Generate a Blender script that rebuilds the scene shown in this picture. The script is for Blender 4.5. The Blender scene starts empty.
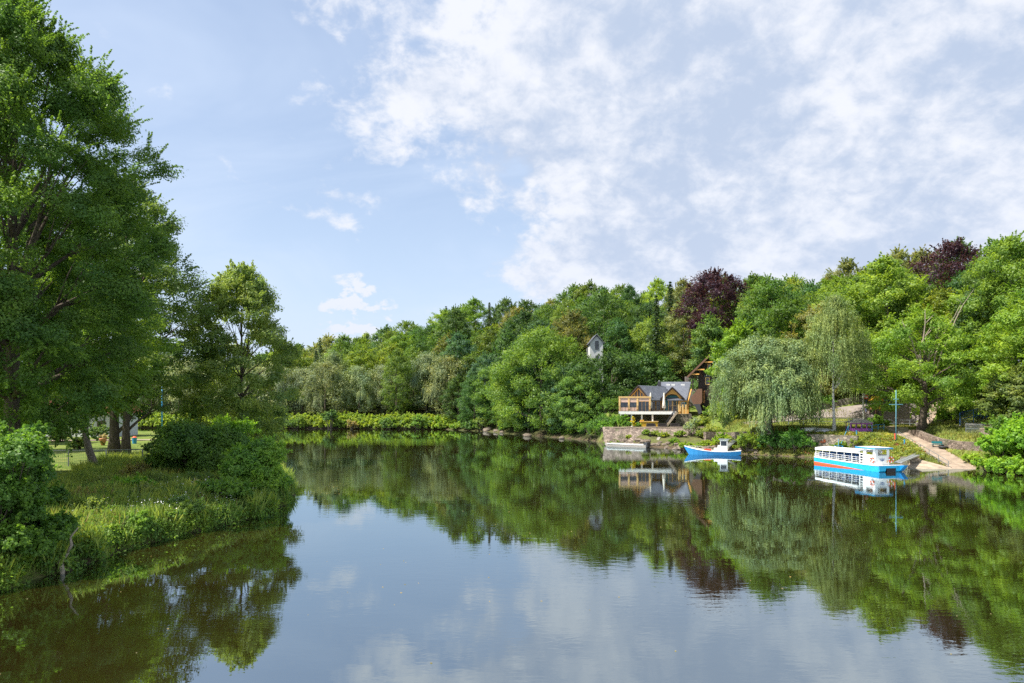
import bpy, math, random
import numpy as np
from mathutils import Vector, Matrix
random.seed(7)
C = bpy.context.scene.collection
R = math.radians
F, HY, CH = 683.0, 400.0, 8.0          # lens in pixels, horizon row, eye height above the water

# ------------------------------------------------------------------ tagging
def tag(o, label=None, cat=None, group=None, kind=None):
    if label: o['label'] = label
    if cat: o['category'] = cat
    if group: o['group'] = group
    if kind: o['kind'] = kind
    return o

def empty(name, loc, rz=0.0, parent=None):
    o = bpy.data.objects.new(name, None); C.objects.link(o)
    o.empty_display_size = 0.3
    o.location = loc; o.rotation_euler = (0, 0, rz)
    if parent: o.parent = parent
    return o

def thing(name, label, cat, loc, rz=0.0, group=None):
    return tag(empty(name, loc, rz), label, cat, group)

# ------------------------------------------------------------------ materials
def nmat(name):
    m = bpy.data.materials.new(name); m.use_nodes = True
    nt = m.node_tree; nt.nodes.clear()
    return m, nt, nt.nodes, nt.links

def mixrgb(nt, blend, fac, a, b):
    n = nt.nodes.new('ShaderNodeMix'); n.data_type = 'RGBA'; n.blend_type = blend
    for sock, v in ((n.inputs[0], fac), (n.inputs[6], a), (n.inputs[7], b)):
        if isinstance(v, bpy.types.NodeSocket): nt.links.new(v, sock)
        elif isinstance(v, (int, float)): sock.default_value = v
        else: sock.default_value = (*v[:3], 1)
    return n.outputs[2]

def noise(nt, scale, detail=4, rough=0.55, coord='Object', mapscale=None, dist=0.0, vec=None):
    n = nt.nodes.new('ShaderNodeTexNoise')
    n.inputs['Scale'].default_value = scale; n.inputs['Detail'].default_value = detail
    n.inputs['Roughness'].default_value = rough; n.inputs['Distortion'].default_value = dist
    if vec is None:
        tc = nt.nodes.new('ShaderNodeTexCoord'); vec = tc.outputs[coord]
    if mapscale:
        mp = nt.nodes.new('ShaderNodeMapping'); mp.inputs['Scale'].default_value = mapscale
        nt.links.new(vec, mp.inputs[0]); vec = mp.outputs[0]
    nt.links.new(vec, n.inputs['Vector'])
    return n.outputs['Fac']

def ramp(nt, fac, stops):
    n = nt.nodes.new('ShaderNodeValToRGB')
    e = n.color_ramp.elements
    while len(e) < len(stops): e.new(0.5)
    for i, (p, c) in enumerate(stops):
        e[i].position = p
        e[i].color = (*(c if hasattr(c, '__len__') else (c, c, c)), 1)
    nt.links.new(fac, n.inputs[0])
    return n.outputs[0]

def bump(nt, h, strength, dist=0.05, normal=None):
    b = nt.nodes.new('ShaderNodeBump'); b.inputs['Strength'].default_value = strength
    b.inputs['Distance'].default_value = dist
    nt.links.new(h, b.inputs['Height'])
    if normal: nt.links.new(normal, b.inputs['Normal'])
    return b.outputs[0]

def surf(name, col, rough=0.6, var=0.25, scale=3.0, metal=0.0, bumps=0.15, spec=0.4, mapscale=None, bd=0.03):
    """general weathered surface: colour broken up by two noises and a fine bump"""
    m, nt, N, L = nmat(name)
    out = N.new('ShaderNodeOutputMaterial'); p = N.new('ShaderNodeBsdfPrincipled')
    L.new(p.outputs[0], out.inputs[0])
    n1 = noise(nt, scale, 5, 0.6, mapscale=mapscale)
    lo = tuple(c * (1 - var) for c in col); hi = tuple(min(1, c * (1 + var)) for c in col)
    c1 = ramp(nt, n1, [(0.3, lo), (0.7, hi)])
    n2 = noise(nt, scale * 7, 3, 0.6, mapscale=mapscale)
    c2 = mixrgb(nt, 'MULTIPLY', 0.6, c1, ramp(nt, n2, [(0.3, 1 - var), (0.65, 1.0)]))
    L.new(c2, p.inputs['Base Color'])
    p.inputs['Roughness'].default_value = rough; p.inputs['Metallic'].default_value = metal
    p.inputs['Specular IOR Level'].default_value = spec
    if bumps: L.new(bump(nt, n2, bumps, bd), p.inputs['Normal'])
    return m

def leaf_material(name, transl=0.48, gloss=0.5):
    m, nt, N, L = nmat(name)
    out = N.new('ShaderNodeOutputMaterial')
    oi = N.new('ShaderNodeObjectInfo')
    at = N.new('ShaderNodeAttribute'); at.attribute_name = 'tone'
    base = oi.outputs['Color']
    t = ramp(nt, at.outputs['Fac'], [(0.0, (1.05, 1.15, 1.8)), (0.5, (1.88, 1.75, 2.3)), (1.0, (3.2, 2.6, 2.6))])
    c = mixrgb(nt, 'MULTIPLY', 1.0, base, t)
    big = noise(nt, 0.35, 2, 0.5)
    c = mixrgb(nt, 'MULTIPLY', 1.0, c, ramp(nt, big, [(0.35, (0.82, 0.9, 0.95)), (0.65, (1.18, 1.08, 0.85))]))
    p = N.new('ShaderNodeBsdfPrincipled'); L.new(c, p.inputs['Base Color'])
    p.inputs['Roughness'].default_value = gloss; p.inputs['Specular IOR Level'].default_value = 0.35
    tr = N.new('ShaderNodeBsdfTranslucent')
    L.new(mixrgb(nt, 'MULTIPLY', 1.0, c, (1.7, 1.65, 0.75)), tr.inputs[0])
    mx = N.new('ShaderNodeMixShader'); mx.inputs[0].default_value = transl
    L.new(p.outputs[0], mx.inputs[1]); L.new(tr.outputs[0], mx.inputs[2]); L.new(mx.outputs[0], out.inputs[0])
    return m

def stone_material(name, a, b, mortar, scale=2.2):
    m, nt, N, L = nmat(name)
    out = N.new('ShaderNodeOutputMaterial'); p = N.new('ShaderNodeBsdfPrincipled'); L.new(p.outputs[0], out.inputs[0])
    tc = N.new('ShaderNodeTexCoord'); mp = N.new('ShaderNodeMapping'); mp.inputs['Scale'].default_value = (1, 1, 1.6)
    L.new(tc.outputs['Object'], mp.inputs[0])
    v = N.new('ShaderNodeTexVoronoi'); v.inputs['Scale'].default_value = scale; L.new(mp.outputs[0], v.inputs['Vector'])
    v2 = N.new('ShaderNodeTexVoronoi'); v2.feature = 'DISTANCE_TO_EDGE'; v2.inputs['Scale'].default_value = scale
    L.new(mp.outputs[0], v2.inputs['Vector'])
    sep = N.new('ShaderNodeSeparateColor'); L.new(v.outputs['Color'], sep.inputs[0])
    c = ramp(nt, sep.outputs[0], [(0.0, a), (0.5, tuple((x + y) / 2 for x, y in zip(a, b))), (1.0, b)])
    c = mixrgb(nt, 'MULTIPLY', 0.7, c, ramp(nt, noise(nt, 9, 4), [(0.3, 0.6), (0.7, 1.1)]))
    e = ramp(nt, v2.outputs['Distance'], [(0.0, 0.0), (0.09, 1.0)])
    c = mixrgb(nt, 'MIX', e, mortar, c)
    moss = ramp(nt, noise(nt, 0.7, 4), [(0.56, 0.0), (0.7, 0.7)])
    c = mixrgb(nt, 'MIX', moss, c, (0.07, 0.09, 0.025))
    L.new(c, p.inputs['Base Color']); p.inputs['Roughness'].default_value = 0.85
    L.new(bump(nt, e, 0.7, 0.06), p.inputs['Normal'])
    return m

M = {}
M['leaf'] = leaf_material('leaf')
M['leaf_soft'] = leaf_material('leaf_soft', 0.3, 0.6)
M['grass_blade'] = leaf_material('grass_blade', 0.4, 0.6)
M['bark'] = surf('bark', (0.13, 0.10, 0.075), 0.9, 0.45, 2.0, bumps=0.8, mapscale=(4, 4, 0.6), bd=0.08)
M['bark_pale'] = surf('bark_pale', (0.27, 0.22, 0.17), 0.9, 0.35, 2.0, bumps=0.7, mapscale=(4, 4, 0.6), bd=0.06)
M['deadwood'] = surf('deadwood', (0.33, 0.27, 0.20), 0.85, 0.3, 4.0, bumps=0.5, mapscale=(4, 4, 0.8))
M['stone'] = stone_material('stone', (0.13, 0.095, 0.075), (0.36, 0.28, 0.22), (0.09, 0.07, 0.055), 2.6)
M['stone_dark'] = stone_material('stone_dark', (0.10, 0.085, 0.065), (0.30, 0.25, 0.19), (0.07, 0.06, 0.045), 2.0)
M['concrete'] = surf('concrete', (0.38, 0.30, 0.22), 0.85, 0.38, 1.1, bumps=0.2)
M['path'] = surf('path', (0.34, 0.26, 0.195), 0.9, 0.38, 0.9, bumps=0.25)
M['asphalt'] = surf('asphalt', (0.26, 0.22, 0.20), 0.9, 0.18, 0.8, bumps=0.2)
M['timber'] = surf('timber', (0.70, 0.36, 0.085), 0.55, 0.22, 3, mapscale=(1, 1, 8))
M['timber_pale'] = surf('timber_pale', (0.72, 0.47, 0.19), 0.6, 0.18, 3, mapscale=(1, 1, 8))
M['timber_dark'] = surf('timber_dark', (0.03, 0.018, 0.014), 0.7, 0.35, 3, mapscale=(8, 8, 1))
M['timber_brown'] = surf('timber_brown', (0.15, 0.075, 0.045), 0.7, 0.3, 3, mapscale=(8, 8, 1))
M['plank_grey'] = surf('plank_grey', (0.30, 0.27, 0.24), 0.8, 0.3, 3, mapscale=(8, 1, 1))
M['blind'] = surf('blind', (0.62, 0.42, 0.33), 0.8, 0.08, 3, bumps=0)
M['white'] = surf('white', (0.80, 0.79, 0.76), 0.45, 0.05, 2, bumps=0.03)
M['canvas'] = surf('canvas', (0.78, 0.72, 0.60), 0.8, 0.08, 3, bumps=0.1)
M['awning'] = surf('awning', (0.82, 0.81, 0.78), 0.7, 0.06, 2, bumps=0.1)
M['render_wall'] = surf('render_wall', (0.58, 0.59, 0.58), 0.8, 0.08, 1.5, bumps=0.05)
M['cream_wall'] = surf('cream_wall', (0.62, 0.58, 0.52), 0.8, 0.08, 1.5, bumps=0.05)
M['cyan'] = surf('cyan', (0.01, 0.36, 0.62), 0.35, 0.14, 2, bumps=0.02, spec=0.5)
M['cyan_boat'] = surf('cyan_boat', (0.01, 0.20, 0.46), 0.35, 0.08, 2, bumps=0.02, spec=0.5)
M['blue_paint'] = surf('blue_paint', (0.04, 0.28, 0.50), 0.4, 0.1, 2, bumps=0.02)
M['blue_seat'] = surf('blue_seat', (0.03, 0.10, 0.28), 0.5, 0.1, 2, bumps=0.02)
M['teal'] = surf('teal', (0.02, 0.17, 0.18), 0.4, 0.1, 2, bumps=0.02)
M['red_orange'] = surf('red_orange', (0.72, 0.10, 0.03), 0.4, 0.06, 2, bumps=0.02)
M['red'] = surf('red', (0.60, 0.05, 0.03), 0.5, 0.1, 2, bumps=0.02)
M['pale_blue'] = surf('pale_blue', (0.13, 0.34, 0.44), 0.5, 0.1, 3, bumps=0.02)
M['purple'] = surf('purple', (0.34, 0.10, 0.40), 0.6, 0.15, 3, bumps=0.05)
M['yellow'] = surf('yellow', (0.65, 0.36, 0.04), 0.5, 0.1, 3, bumps=0.05)
M['steel'] = surf('steel', (0.45, 0.46, 0.47), 0.4, 0.12, 3, metal=0.6, bumps=0.03)
M['dark_metal'] = surf('dark_metal', (0.06, 0.06, 0.065), 0.5, 0.15, 3, metal=0.3, bumps=0.03)
M['rattan'] = surf('rattan', (0.035, 0.028, 0.025), 0.7, 0.3, 12, bumps=0.4)
M['grey_paint'] = surf('grey_paint', (0.20, 0.22, 0.235), 0.5, 0.1, 3, bumps=0.02)
M['shade_black'] = surf('shade_black', (0.02, 0.02, 0.022), 0.8, 0.2, 3, bumps=0)  # near-black that stands in for the shade between the ferry's floats
M['terracotta'] = surf('terracotta', (0.52, 0.22, 0.10), 0.7, 0.12, 3)
M['brick_roof'] = surf('brick_roof', (0.30, 0.10, 0.06), 0.8, 0.25, 3)

def slate_material():
    m, nt, N, L = nmat('slate')
    out = N.new('ShaderNodeOutputMaterial'); p = N.new('ShaderNodeBsdfPrincipled'); L.new(p.outputs[0], out.inputs[0])
    tc = N.new('ShaderNodeTexCoord'); mp = N.new('ShaderNodeMapping')
    L.new(tc.outputs['Object'], mp.inputs[0]); mp.inputs['Rotation'].default_value = (R(90), 0, 0)
    b = N.new('ShaderNodeTexBrick'); L.new(mp.outputs[0], b.inputs[0])
    b.inputs['Scale'].default_value = 3.0
    b.inputs['Color1'].default_value = (0.095, 0.105, 0.13, 1); b.inputs['Color2'].default_value = (0.16, 0.17, 0.20, 1)
    b.inputs['Mortar'].default_value = (0.09, 0.10, 0.12, 1); b.inputs['Mortar Size'].default_value = 0.012
    c = mixrgb(nt, 'MULTIPLY', 0.7, b.outputs[0], ramp(nt, noise(nt, 1.2, 4), [(0.3, 0.75), (0.7, 1.15)]))
    L.new(c, p.inputs['Base Color']); p.inputs['Roughness'].default_value = 0.5
    L.new(bump(nt, b.outputs['Fac'], 0.3, 0.02), p.inputs['Normal'])
    return m
M['slate'] = slate_material()

def glass_material():
    m, nt, N, L = nmat('window_glass')
    out = N.new('ShaderNodeOutputMaterial'); p = N.new('ShaderNodeBsdfPrincipled'); L.new(p.outputs[0], out.inputs[0])
    L.new(ramp(nt, noise(nt, 1.3, 2), [(0.35, (0.012, 0.016, 0.022)), (0.7, (0.05, 0.06, 0.07))]), p.inputs['Base Color'])
    p.inputs['Roughness'].default_value = 0.04; p.inputs['Specular IOR Level'].default_value = 0.9
    return m
M['glass'] = glass_material()

def birch_material():
    m, nt, N, L = nmat('birch_bark')
    out = N.new('ShaderNodeOutputMaterial'); p = N.new('ShaderNodeBsdfPrincipled'); L.new(p.outputs[0], out.inputs[0])
    n = noise(nt, 2.5, 4, mapscale=(1, 1, 3))
    L.new(ramp(nt, n, [(0.36, (0.07, 0.06, 0.055)), (0.46, (0.48, 0.46, 0.43)), (1, (0.66, 0.64, 0.60))]), p.inputs['Base Color'])
    p.inputs['Roughness'].default_value = 0.7
    return m
M['birch'] = birch_material()

def ground_material():
    m, nt, N, L = nmat('ground')
    out = N.new('ShaderNodeOutputMaterial'); p = N.new('ShaderNodeBsdfPrincipled'); L.new(p.outputs[0], out.inputs[0])
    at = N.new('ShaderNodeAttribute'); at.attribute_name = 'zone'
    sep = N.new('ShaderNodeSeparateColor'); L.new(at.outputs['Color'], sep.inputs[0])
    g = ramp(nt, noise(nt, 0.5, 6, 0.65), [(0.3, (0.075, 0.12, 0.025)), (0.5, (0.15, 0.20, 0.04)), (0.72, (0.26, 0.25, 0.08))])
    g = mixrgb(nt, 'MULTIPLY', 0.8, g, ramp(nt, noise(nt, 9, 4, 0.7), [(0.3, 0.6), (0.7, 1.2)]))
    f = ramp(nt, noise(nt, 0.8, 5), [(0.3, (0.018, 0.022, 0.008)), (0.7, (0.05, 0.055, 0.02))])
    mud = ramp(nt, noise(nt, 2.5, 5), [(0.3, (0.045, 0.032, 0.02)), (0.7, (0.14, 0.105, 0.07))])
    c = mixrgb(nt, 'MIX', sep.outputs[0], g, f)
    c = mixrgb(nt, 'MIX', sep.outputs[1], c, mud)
    L.new(c, p.inputs['Base Color']); p.inputs['Roughness'].default_value = 0.95; p.inputs['Specular IOR Level'].default_value = 0.1
    L.new(bump(nt, noise(nt, 6, 5, 0.7), 0.8, 0.12), p.inputs['Normal'])
    return m
M['ground'] = ground_material()

def water_material():
    m, nt, N, L = nmat('river_water')
    out = N.new('ShaderNodeOutputMaterial'); p = N.new('ShaderNodeBsdfPrincipled'); L.new(p.outputs[0], out.inputs[0])
    c = ramp(nt, noise(nt, 0.06, 3), [(0.35, (0.016, 0.013, 0.003)), (0.7, (0.026, 0.019, 0.004))])
    L.new(c, p.inputs['Base Color'])
    p.inputs['Roughness'].default_value = 0.6; p.inputs['Specular IOR Level'].default_value = 0.0
    gl = N.new('ShaderNodeBsdfGlossy'); gl.inputs['Roughness'].default_value = 0.01; gl.inputs['Color'].default_value = (0.80, 0.93, 1.0, 1)
    fr = N.new('ShaderNodeFresnel'); fr.inputs[0].default_value = 1.33
    mr = N.new('ShaderNodeMapRange'); mr.inputs[3].default_value = 0.41; mr.inputs[4].default_value = 1.0; L.new(fr.outputs[0], mr.inputs[0])
    ms_ = N.new('ShaderNodeMixShader'); L.new(mr.outputs[0], ms_.inputs[0]); L.new(p.outputs[0], ms_.inputs[1]); L.new(gl.outputs[0], ms_.inputs[2]); L.new(ms_.outputs[0], out.inputs[0])
    a = noise(nt, 1.0, 3, 0.6, mapscale=(1.1, 2.6, 1), dist=0.3)
    b = noise(nt, 1.0, 3, 0.5, mapscale=(0.22, 0.6, 1), dist=0.2)
    patch = ramp(nt, noise(nt, 0.03, 3, mapscale=(1, 1.8, 1)), [(0.42, 0.12), (0.66, 1.0)])
    mul = N.new('ShaderNodeMath'); mul.operation = 'MULTIPLY'; L.new(a, mul.inputs[0]); L.new(patch, mul.inputs[1])
    n1 = bump(nt, mul.outputs[0], 0.13, 0.045)
    nb_ = bump(nt, b, 0.06, 0.06, n1); L.new(nb_, gl.inputs['Normal']); L.new(nb_, fr.inputs['Normal'])
    return m
M['water'] = water_material()

# ------------------------------------------------------------------ mesh builder
class MB:
    def __init__(s): s.v = []; s.f = []
    def add(s, vs, fs):
        b = len(s.v); s.v += [tuple(v) for v in vs]; s.f += [tuple(b + i for i in f) for f in fs]; return s
    def box(s, x0, x1, y0, y1, z0, z1):
        return s.add([(x0,y0,z0),(x1,y0,z0),(x1,y1,z0),(x0,y1,z0),(x0,y0,z1),(x1,y0,z1),(x1,y1,z1),(x0,y1,z1)],
                     [(0,3,2,1),(4,5,6,7),(0,1,5,4),(1,2,6,5),(2,3,7,6),(3,0,4,7)])
    def prism(s, poly, d):
        """a polygon (3-D points) pushed along vector d"""
        n = len(poly); d = Vector(d); top = [tuple(Vector(p) + d) for p in poly]
        return s.add(list(poly) + top, [tuple(range(n))[::-1], tuple(range(n, 2 * n))] + [(i, (i+1) % n, n + (i+1) % n, n + i) for i in range(n)])
    def tube(s, pts, rad, n=8, cap=True):
        pts = [Vector(p) for p in pts]
        if not hasattr(rad, '__len__'): rad = [rad] * len(pts)
        vs = []; prev = None
        for i, p in enumerate(pts):
            d = (pts[min(i+1, len(pts)-1)] - pts[max(i-1, 0)])
            if d.length < 1e-9: d = Vector((0, 0, 1))
            d.normalize()
            if prev is None:
                a = d.orthogonal().normalized()
            else:
                a = (prev - d * prev.dot(d))
                a = a.normalized() if a.length > 1e-6 else d.orthogonal().normalized()
            prev = a; b = d.cross(a)
            for k in range(n):
                t = 2 * math.pi * k / n
                vs.append(p + (a * math.cos(t) + b * math.sin(t)) * rad[i])
        fs = []
        for i in range(len(pts) - 1):
            for k in range(n):
                fs.append((i*n + k, i*n + (k+1) % n, (i+1)*n + (k+1) % n, (i+1)*n + k))
        if cap: fs += [tuple(range(n))[::-1], tuple((len(pts)-1)*n + k for k in range(n))]
        return s.add(vs, fs)
    def beam(s, a, b, w, h=None):
        """square bar from a to b"""
        h = h or w; a = Vector(a); b = Vector(b); d = (b - a).normalized()
        side = d.cross(Vector((0, 0, 1)))
        side = side.normalized() if side.length > 1e-4 else Vector((1, 0, 0))
        up = side.cross(d).normalized()
        q = [a + side * sx * w / 2 + up * sz * h / 2 for sx, sz in ((-1,-1),(1,-1),(1,1),(-1,1))]
        return s.prism([tuple(x) for x in q], b - a)
    def ring(s, c, R0, r, axis, n=18, m=7):
        c = Vector(c); axis = Vector(axis).normalized(); a = axis.orthogonal().normalized(); b = axis.cross(a)
        vs = []; fs = []
        for i in range(n):
            t = 2*math.pi*i/n; d = a*math.cos(t) + b*math.sin(t)
            for k in range(m):
                u = 2*math.pi*k/m; vs.append(c + d*(R0 + r*math.cos(u)) + axis*r*math.sin(u))
        for i in range(n):
            for k in range(m):
                fs.append((i*m+k, ((i+1)%n)*m+k, ((i+1)%n)*m+(k+1)%m, i*m+(k+1)%m))
        return s.add(vs, fs)
    def build(s, name, mat, parent=None, smooth=False, bevel=0.0):
        me = bpy.data.meshes.new(name); me.from_pydata(s.v, [], s.f); me.update()
        me.materials.append(M[mat] if isinstance(mat, str) else mat)
        if smooth: me.polygons.foreach_set('use_smooth', [True] * len(me.polygons))
        o = bpy.data.objects.new(name, me); C.objects.link(o)
        if parent: o.parent = parent
        if bevel:
            bv = o.modifiers.new('edge', 'BEVEL'); bv.width = bevel; bv.segments = 2; bv.limit_method = 'ANGLE'
        return o

def mesh_np(name, verts, faces, mat, tone=None, parent=None, color=None):
    """verts (n,3), faces (m,k) all of one size"""
    me = bpy.data.meshes.new(name)
    n, (m, k) = len(verts), faces.shape
    me.vertices.add(n); me.vertices.foreach_set('co', verts.astype(np.float32).ravel())
    me.loops.add(m * k); me.loops.foreach_set('vertex_index', faces.astype(np.int32).ravel())
    me.polygons.add(m); me.polygons.foreach_set('loop_start', (np.arange(m) * k).astype(np.int32))
    me.polygons.foreach_set('loop_total', np.full(m, k, dtype=np.int32))
    me.update(calc_edges=True)
    if tone is not None:
        a = me.attributes.new('tone', 'FLOAT', 'FACE'); a.data.foreach_set('value', tone.astype(np.float32))
    me.materials.append(M[mat])
    o = bpy.data.objects.new(name, me); C.objects.link(o)
    if parent: o.parent = parent
    if color: o.color = (*color, 1)
    return o

# ------------------------------------------------------------------ terrain
RIGHT = np.array([(75,-100),(66,20),(60,55),(55.5,70),(52.8,76),(51.5,80.5),(47.5,84),(46.3,89),(42,94),(36,99),(29,105),(23.4,116),(18,124),
    (15.5,133),(10,144),(1.8,156),(-5.7,172),(-18.5,186),(-45,190),(-73,191),(-110,196),(-160,212),(-260,240),(-600,330),
    (-600,1200),(1200,1200),(1200,-100)], float)
LEFT = np.array([(-30,-100),(-25,0),(-22,18),(-21.6,28.5),(-21.3,31.5),(-20.8,35),(-19.6,39),(-18.5,43.5),(-17.3,48),(-17.6,52),(-19.5,60),
    (-25,75),(-33,95),(-40,110),(-50,120),(-60,133),(-77,152),(-100,165),(-150,172),(-260,185),(-600,240),(-1200,200),(-1200,-100)], float)

def sdist(P, poly):
    """signed distance, positive inside the polygon"""
    x, y = P[:, 0], P[:, 1]
    best = np.full(len(P), 1e18); inside = np.zeros(len(P), bool)
    n = len(poly)
    for i in range(n):
        a, b = poly[i], poly[(i + 1) % n]
        d = b - a; t = np.clip(((x - a[0]) * d[0] + (y - a[1]) * d[1]) / (d @ d), 0, 1)
        best = np.minimum(best, (x - a[0] - t * d[0])**2 + (y - a[1] - t * d[1])**2)
        if a[1] != b[1]:
            c = ((a[1] > y) != (b[1] > y)) & (x < (b[0] - a[0]) * (y - a[1]) / (b[1] - a[1]) + a[0])
            inside ^= c
    return np.sqrt(best) * np.where(inside, 1, -1)

AZ  = [-1.2, -0.35, -0.25, -0.16, -0.09, 0.0, 0.07, 0.13, 0.19, 0.28, 0.42, 0.57, 0.64, 0.75, 1.2]
HZ  = [7, 7, 13, 16.5, 19, 21, 23, 23, 21.5, 19.5, 15, 10.5, 9.5, 8, 8]
HS  = [260, 240, 190, 115, 78, 68, 70, 72, 75, 78, 75, 62, 52, 38, 38]
def wob(P):
    x, y = P[:, 0], P[:, 1]; return .38 * np.sin(x * 1.7 + 1.5 * np.sin(y * .9)) + .26 * np.sin(y * 2.3 + x)
def sdl(P): return sdist(P, LEFT) + wob(P)
PATH_A, PATH_B = np.array([52.6, 79.0]), np.array([57.2, 101.5])       # foot and head of the boat ramp
def ss(t): t = np.clip(t, 0, 1); return t * t * (3 - 2 * t)
PADS = [  # x0,x1,y0,y1,z,feather : levelled ground
    (17.5, 36.5, 125.2, 131.5, 2.85, 1.2), (19, 50, 136.4, 146, 5.55, 1.6),
    (44, 66, 103, 112, 3.7, 4.0)]
def gz(P):
    P = np.atleast_2d(np.asarray(P, float)); x, y = P[:, 0], P[:, 1]
    sr = sdist(P, RIGHT); sl = sdl(P)
    az = x / np.maximum(y, 1)
    hz = np.interp(az, AZ, HZ); hs = np.interp(az, AZ, HS)
    prof_wood = np.interp(sr, [-40, -6, 0, 0.8, 2.5, 8, 30], [-4, -2, -0.12, 0.45, 1.1, 2.2, 4.0])
    prof_mid = np.interp(sr, [-40, -6, 0, 1.0, 2.0, 5.5, 12, 20, 26, 34], [-4, -2, -0.12, 0.4, 0.9, 2.9, 3.4, 4.6, 5.6, 6.2])
    w = ss((az - 0.10) / 0.06)
    prof = prof_wood * (1 - w) + prof_mid * w
    hill = hz * ss((sr - 14 * w - 2) / hs)
    zr = prof + np.where(sr > 0, hill, 0)
    zl = np.interp(sl, [-40, -6, -.3, 0, 0.25, 1.2, 5, 14, 60], [-4, -2, -0.8, 0.05, 0.5, 0.85, 1.45, 1.6, 1.7])
    z = np.maximum(zr, zl)
    for x0, x1, y0, y1, zz, fe in PADS:
        d = np.hypot(np.maximum(np.maximum(x0 - x, x - x1), 0), np.maximum(np.maximum(y0 - y, y - y1), 0))
        k = 1 - ss(d / fe); z = np.where(sr > 0, z * (1 - k) + zz * k, z)
    k = ss((x - 16) / 1.5) * ss((39.5 - x) / 2.5) * ss((124.7 - y) / .8) * ss((y - 104) / 4)
    z = z * (1 - k) + np.minimum(z, .45 + .13 * np.clip(y - 114, 0, 10) + .16 * np.sin(x * 1.4) + .1 * np.sin(x * 3.1 + y)) * k
    d = PATH_B - PATH_A; t = ((x - PATH_A[0]) * d[0] + (y - PATH_A[1]) * d[1]) / (d @ d); tc = np.clip(t, 0, 1)
    dd = np.hypot(x - PATH_A[0] - tc * d[0], y - PATH_A[1] - tc * d[1]); k = 1 - ss((dd - 1.6) / 2.2)
    z = np.where(t < 1, z * (1 - k) + (tc * 3.75 - .15) * k, z)
    return z
def g(x, y): return float(gz([(x, y)])[0])
def hit(px, py):
    """where on the ground the point seen at that place in the view stands"""
    D = np.arange(22, 420, 0.25); X = (px - 512) / F * D; Z = CH - (py - HY) / F * D
    gg = np.maximum(gz(np.stack([X, D], 1)), 0)
    i = np.argmax(Z <= gg)
    return float(X[i]), float(D[i]), float(gg[i])
def at(px, py, D): return ((px - 512) / F * D, D, CH - (py - HY) / F * D)

xs = np.unique(np.concatenate([np.arange(-1200, -300, 60), np.arange(-300, -60, 8), np.arange(-60, -12, 0.8), np.arange(-12, 12, 3), np.arange(12, 70, 0.8), np.arange(70, 180, 5), np.arange(180, 1201, 60)]))
ys = np.unique(np.concatenate([np.arange(-100, 16, 12), np.arange(16, 64, 0.8), np.arange(64, 150, 1.0), np.arange(150, 260, 4), np.arange(260, 440, 12), np.arange(440, 1201, 80)]))
gx, gy = np.meshgrid(xs, ys); P = np.stack([gx.ravel(), gy.ravel()], 1)
zz = gz(P)
rs = np.random.RandomState(3)
near = (np.abs(zz) < 30) & (zz > 0.1)
zz = zz + np.where(near, 0.08 * (rs.rand(len(zz)) - 0.5), 0)
nx, ny = len(xs), len(ys)
idx = (np.arange(ny - 1)[:, None] * nx + np.arange(nx - 1)[None, :]).ravel()
faces = np.stack([idx, idx + 1, idx + 1 + nx, idx + nx], 1)
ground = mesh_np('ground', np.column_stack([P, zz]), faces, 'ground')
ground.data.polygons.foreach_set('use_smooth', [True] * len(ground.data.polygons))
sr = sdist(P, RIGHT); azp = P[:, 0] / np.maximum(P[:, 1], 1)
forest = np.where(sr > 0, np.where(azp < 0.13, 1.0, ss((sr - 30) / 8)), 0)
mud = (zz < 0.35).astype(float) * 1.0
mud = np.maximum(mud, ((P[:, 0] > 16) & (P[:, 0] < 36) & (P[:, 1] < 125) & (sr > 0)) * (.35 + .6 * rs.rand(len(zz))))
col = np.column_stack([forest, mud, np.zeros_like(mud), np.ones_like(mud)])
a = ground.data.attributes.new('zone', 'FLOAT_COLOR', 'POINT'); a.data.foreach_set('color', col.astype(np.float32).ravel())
tag(ground, kind='structure')
wt = MB().add([(-1200, -200, 0), (1200, -200, 0), (1200, 420, 0), (-1200, 420, 0)], [(0, 1, 2, 3)]).build('river_water', 'water')
tag(wt, kind='structure')

# ------------------------------------------------------------------ foliage
def leaf_quads(P, Nrm, size, rng, aspect=0.55, along=None, curl=0.0):
    n = len(P)
    Nrm = Nrm / (np.linalg.norm(Nrm, axis=1, keepdims=True) + 1e-9)
    t = rng.randn(n, 3) if along is None else along + 0.25 * rng.randn(n, 3)
    t -= Nrm * np.sum(t * Nrm, 1, keepdims=True); t /= (np.linalg.norm(t, axis=1, keepdims=True) + 1e-9)
    b = np.cross(Nrm, t)
    s = (size * (0.6 + 0.8 * rng.rand(n)))[:, None]
    v = np.empty((n, 4, 3))
    v[:, 0] = P - t * s * 0.5; v[:, 2] = P + t * s * 0.5 - Nrm * s * curl
    v[:, 1] = P + b * s * 0.5 * aspect; v[:, 3] = P - b * s * 0.5 * aspect
    return v

def finish_leaves(v, rng, name, mat, tone=None, parent=None, color=None):
    n = len(v)
    if tone is None: tone = np.clip(0.5 + 0.22 * rng.randn(n), 0, 1)
    f = np.arange(4 * n).reshape(n, 4)
    return mesh_np(name, v.reshape(-1, 3), f, mat, tone, parent, color)

def sph(rng, n):
    d = rng.randn(n, 3); return d / np.linalg.norm(d, axis=1, keepdims=True)

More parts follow.
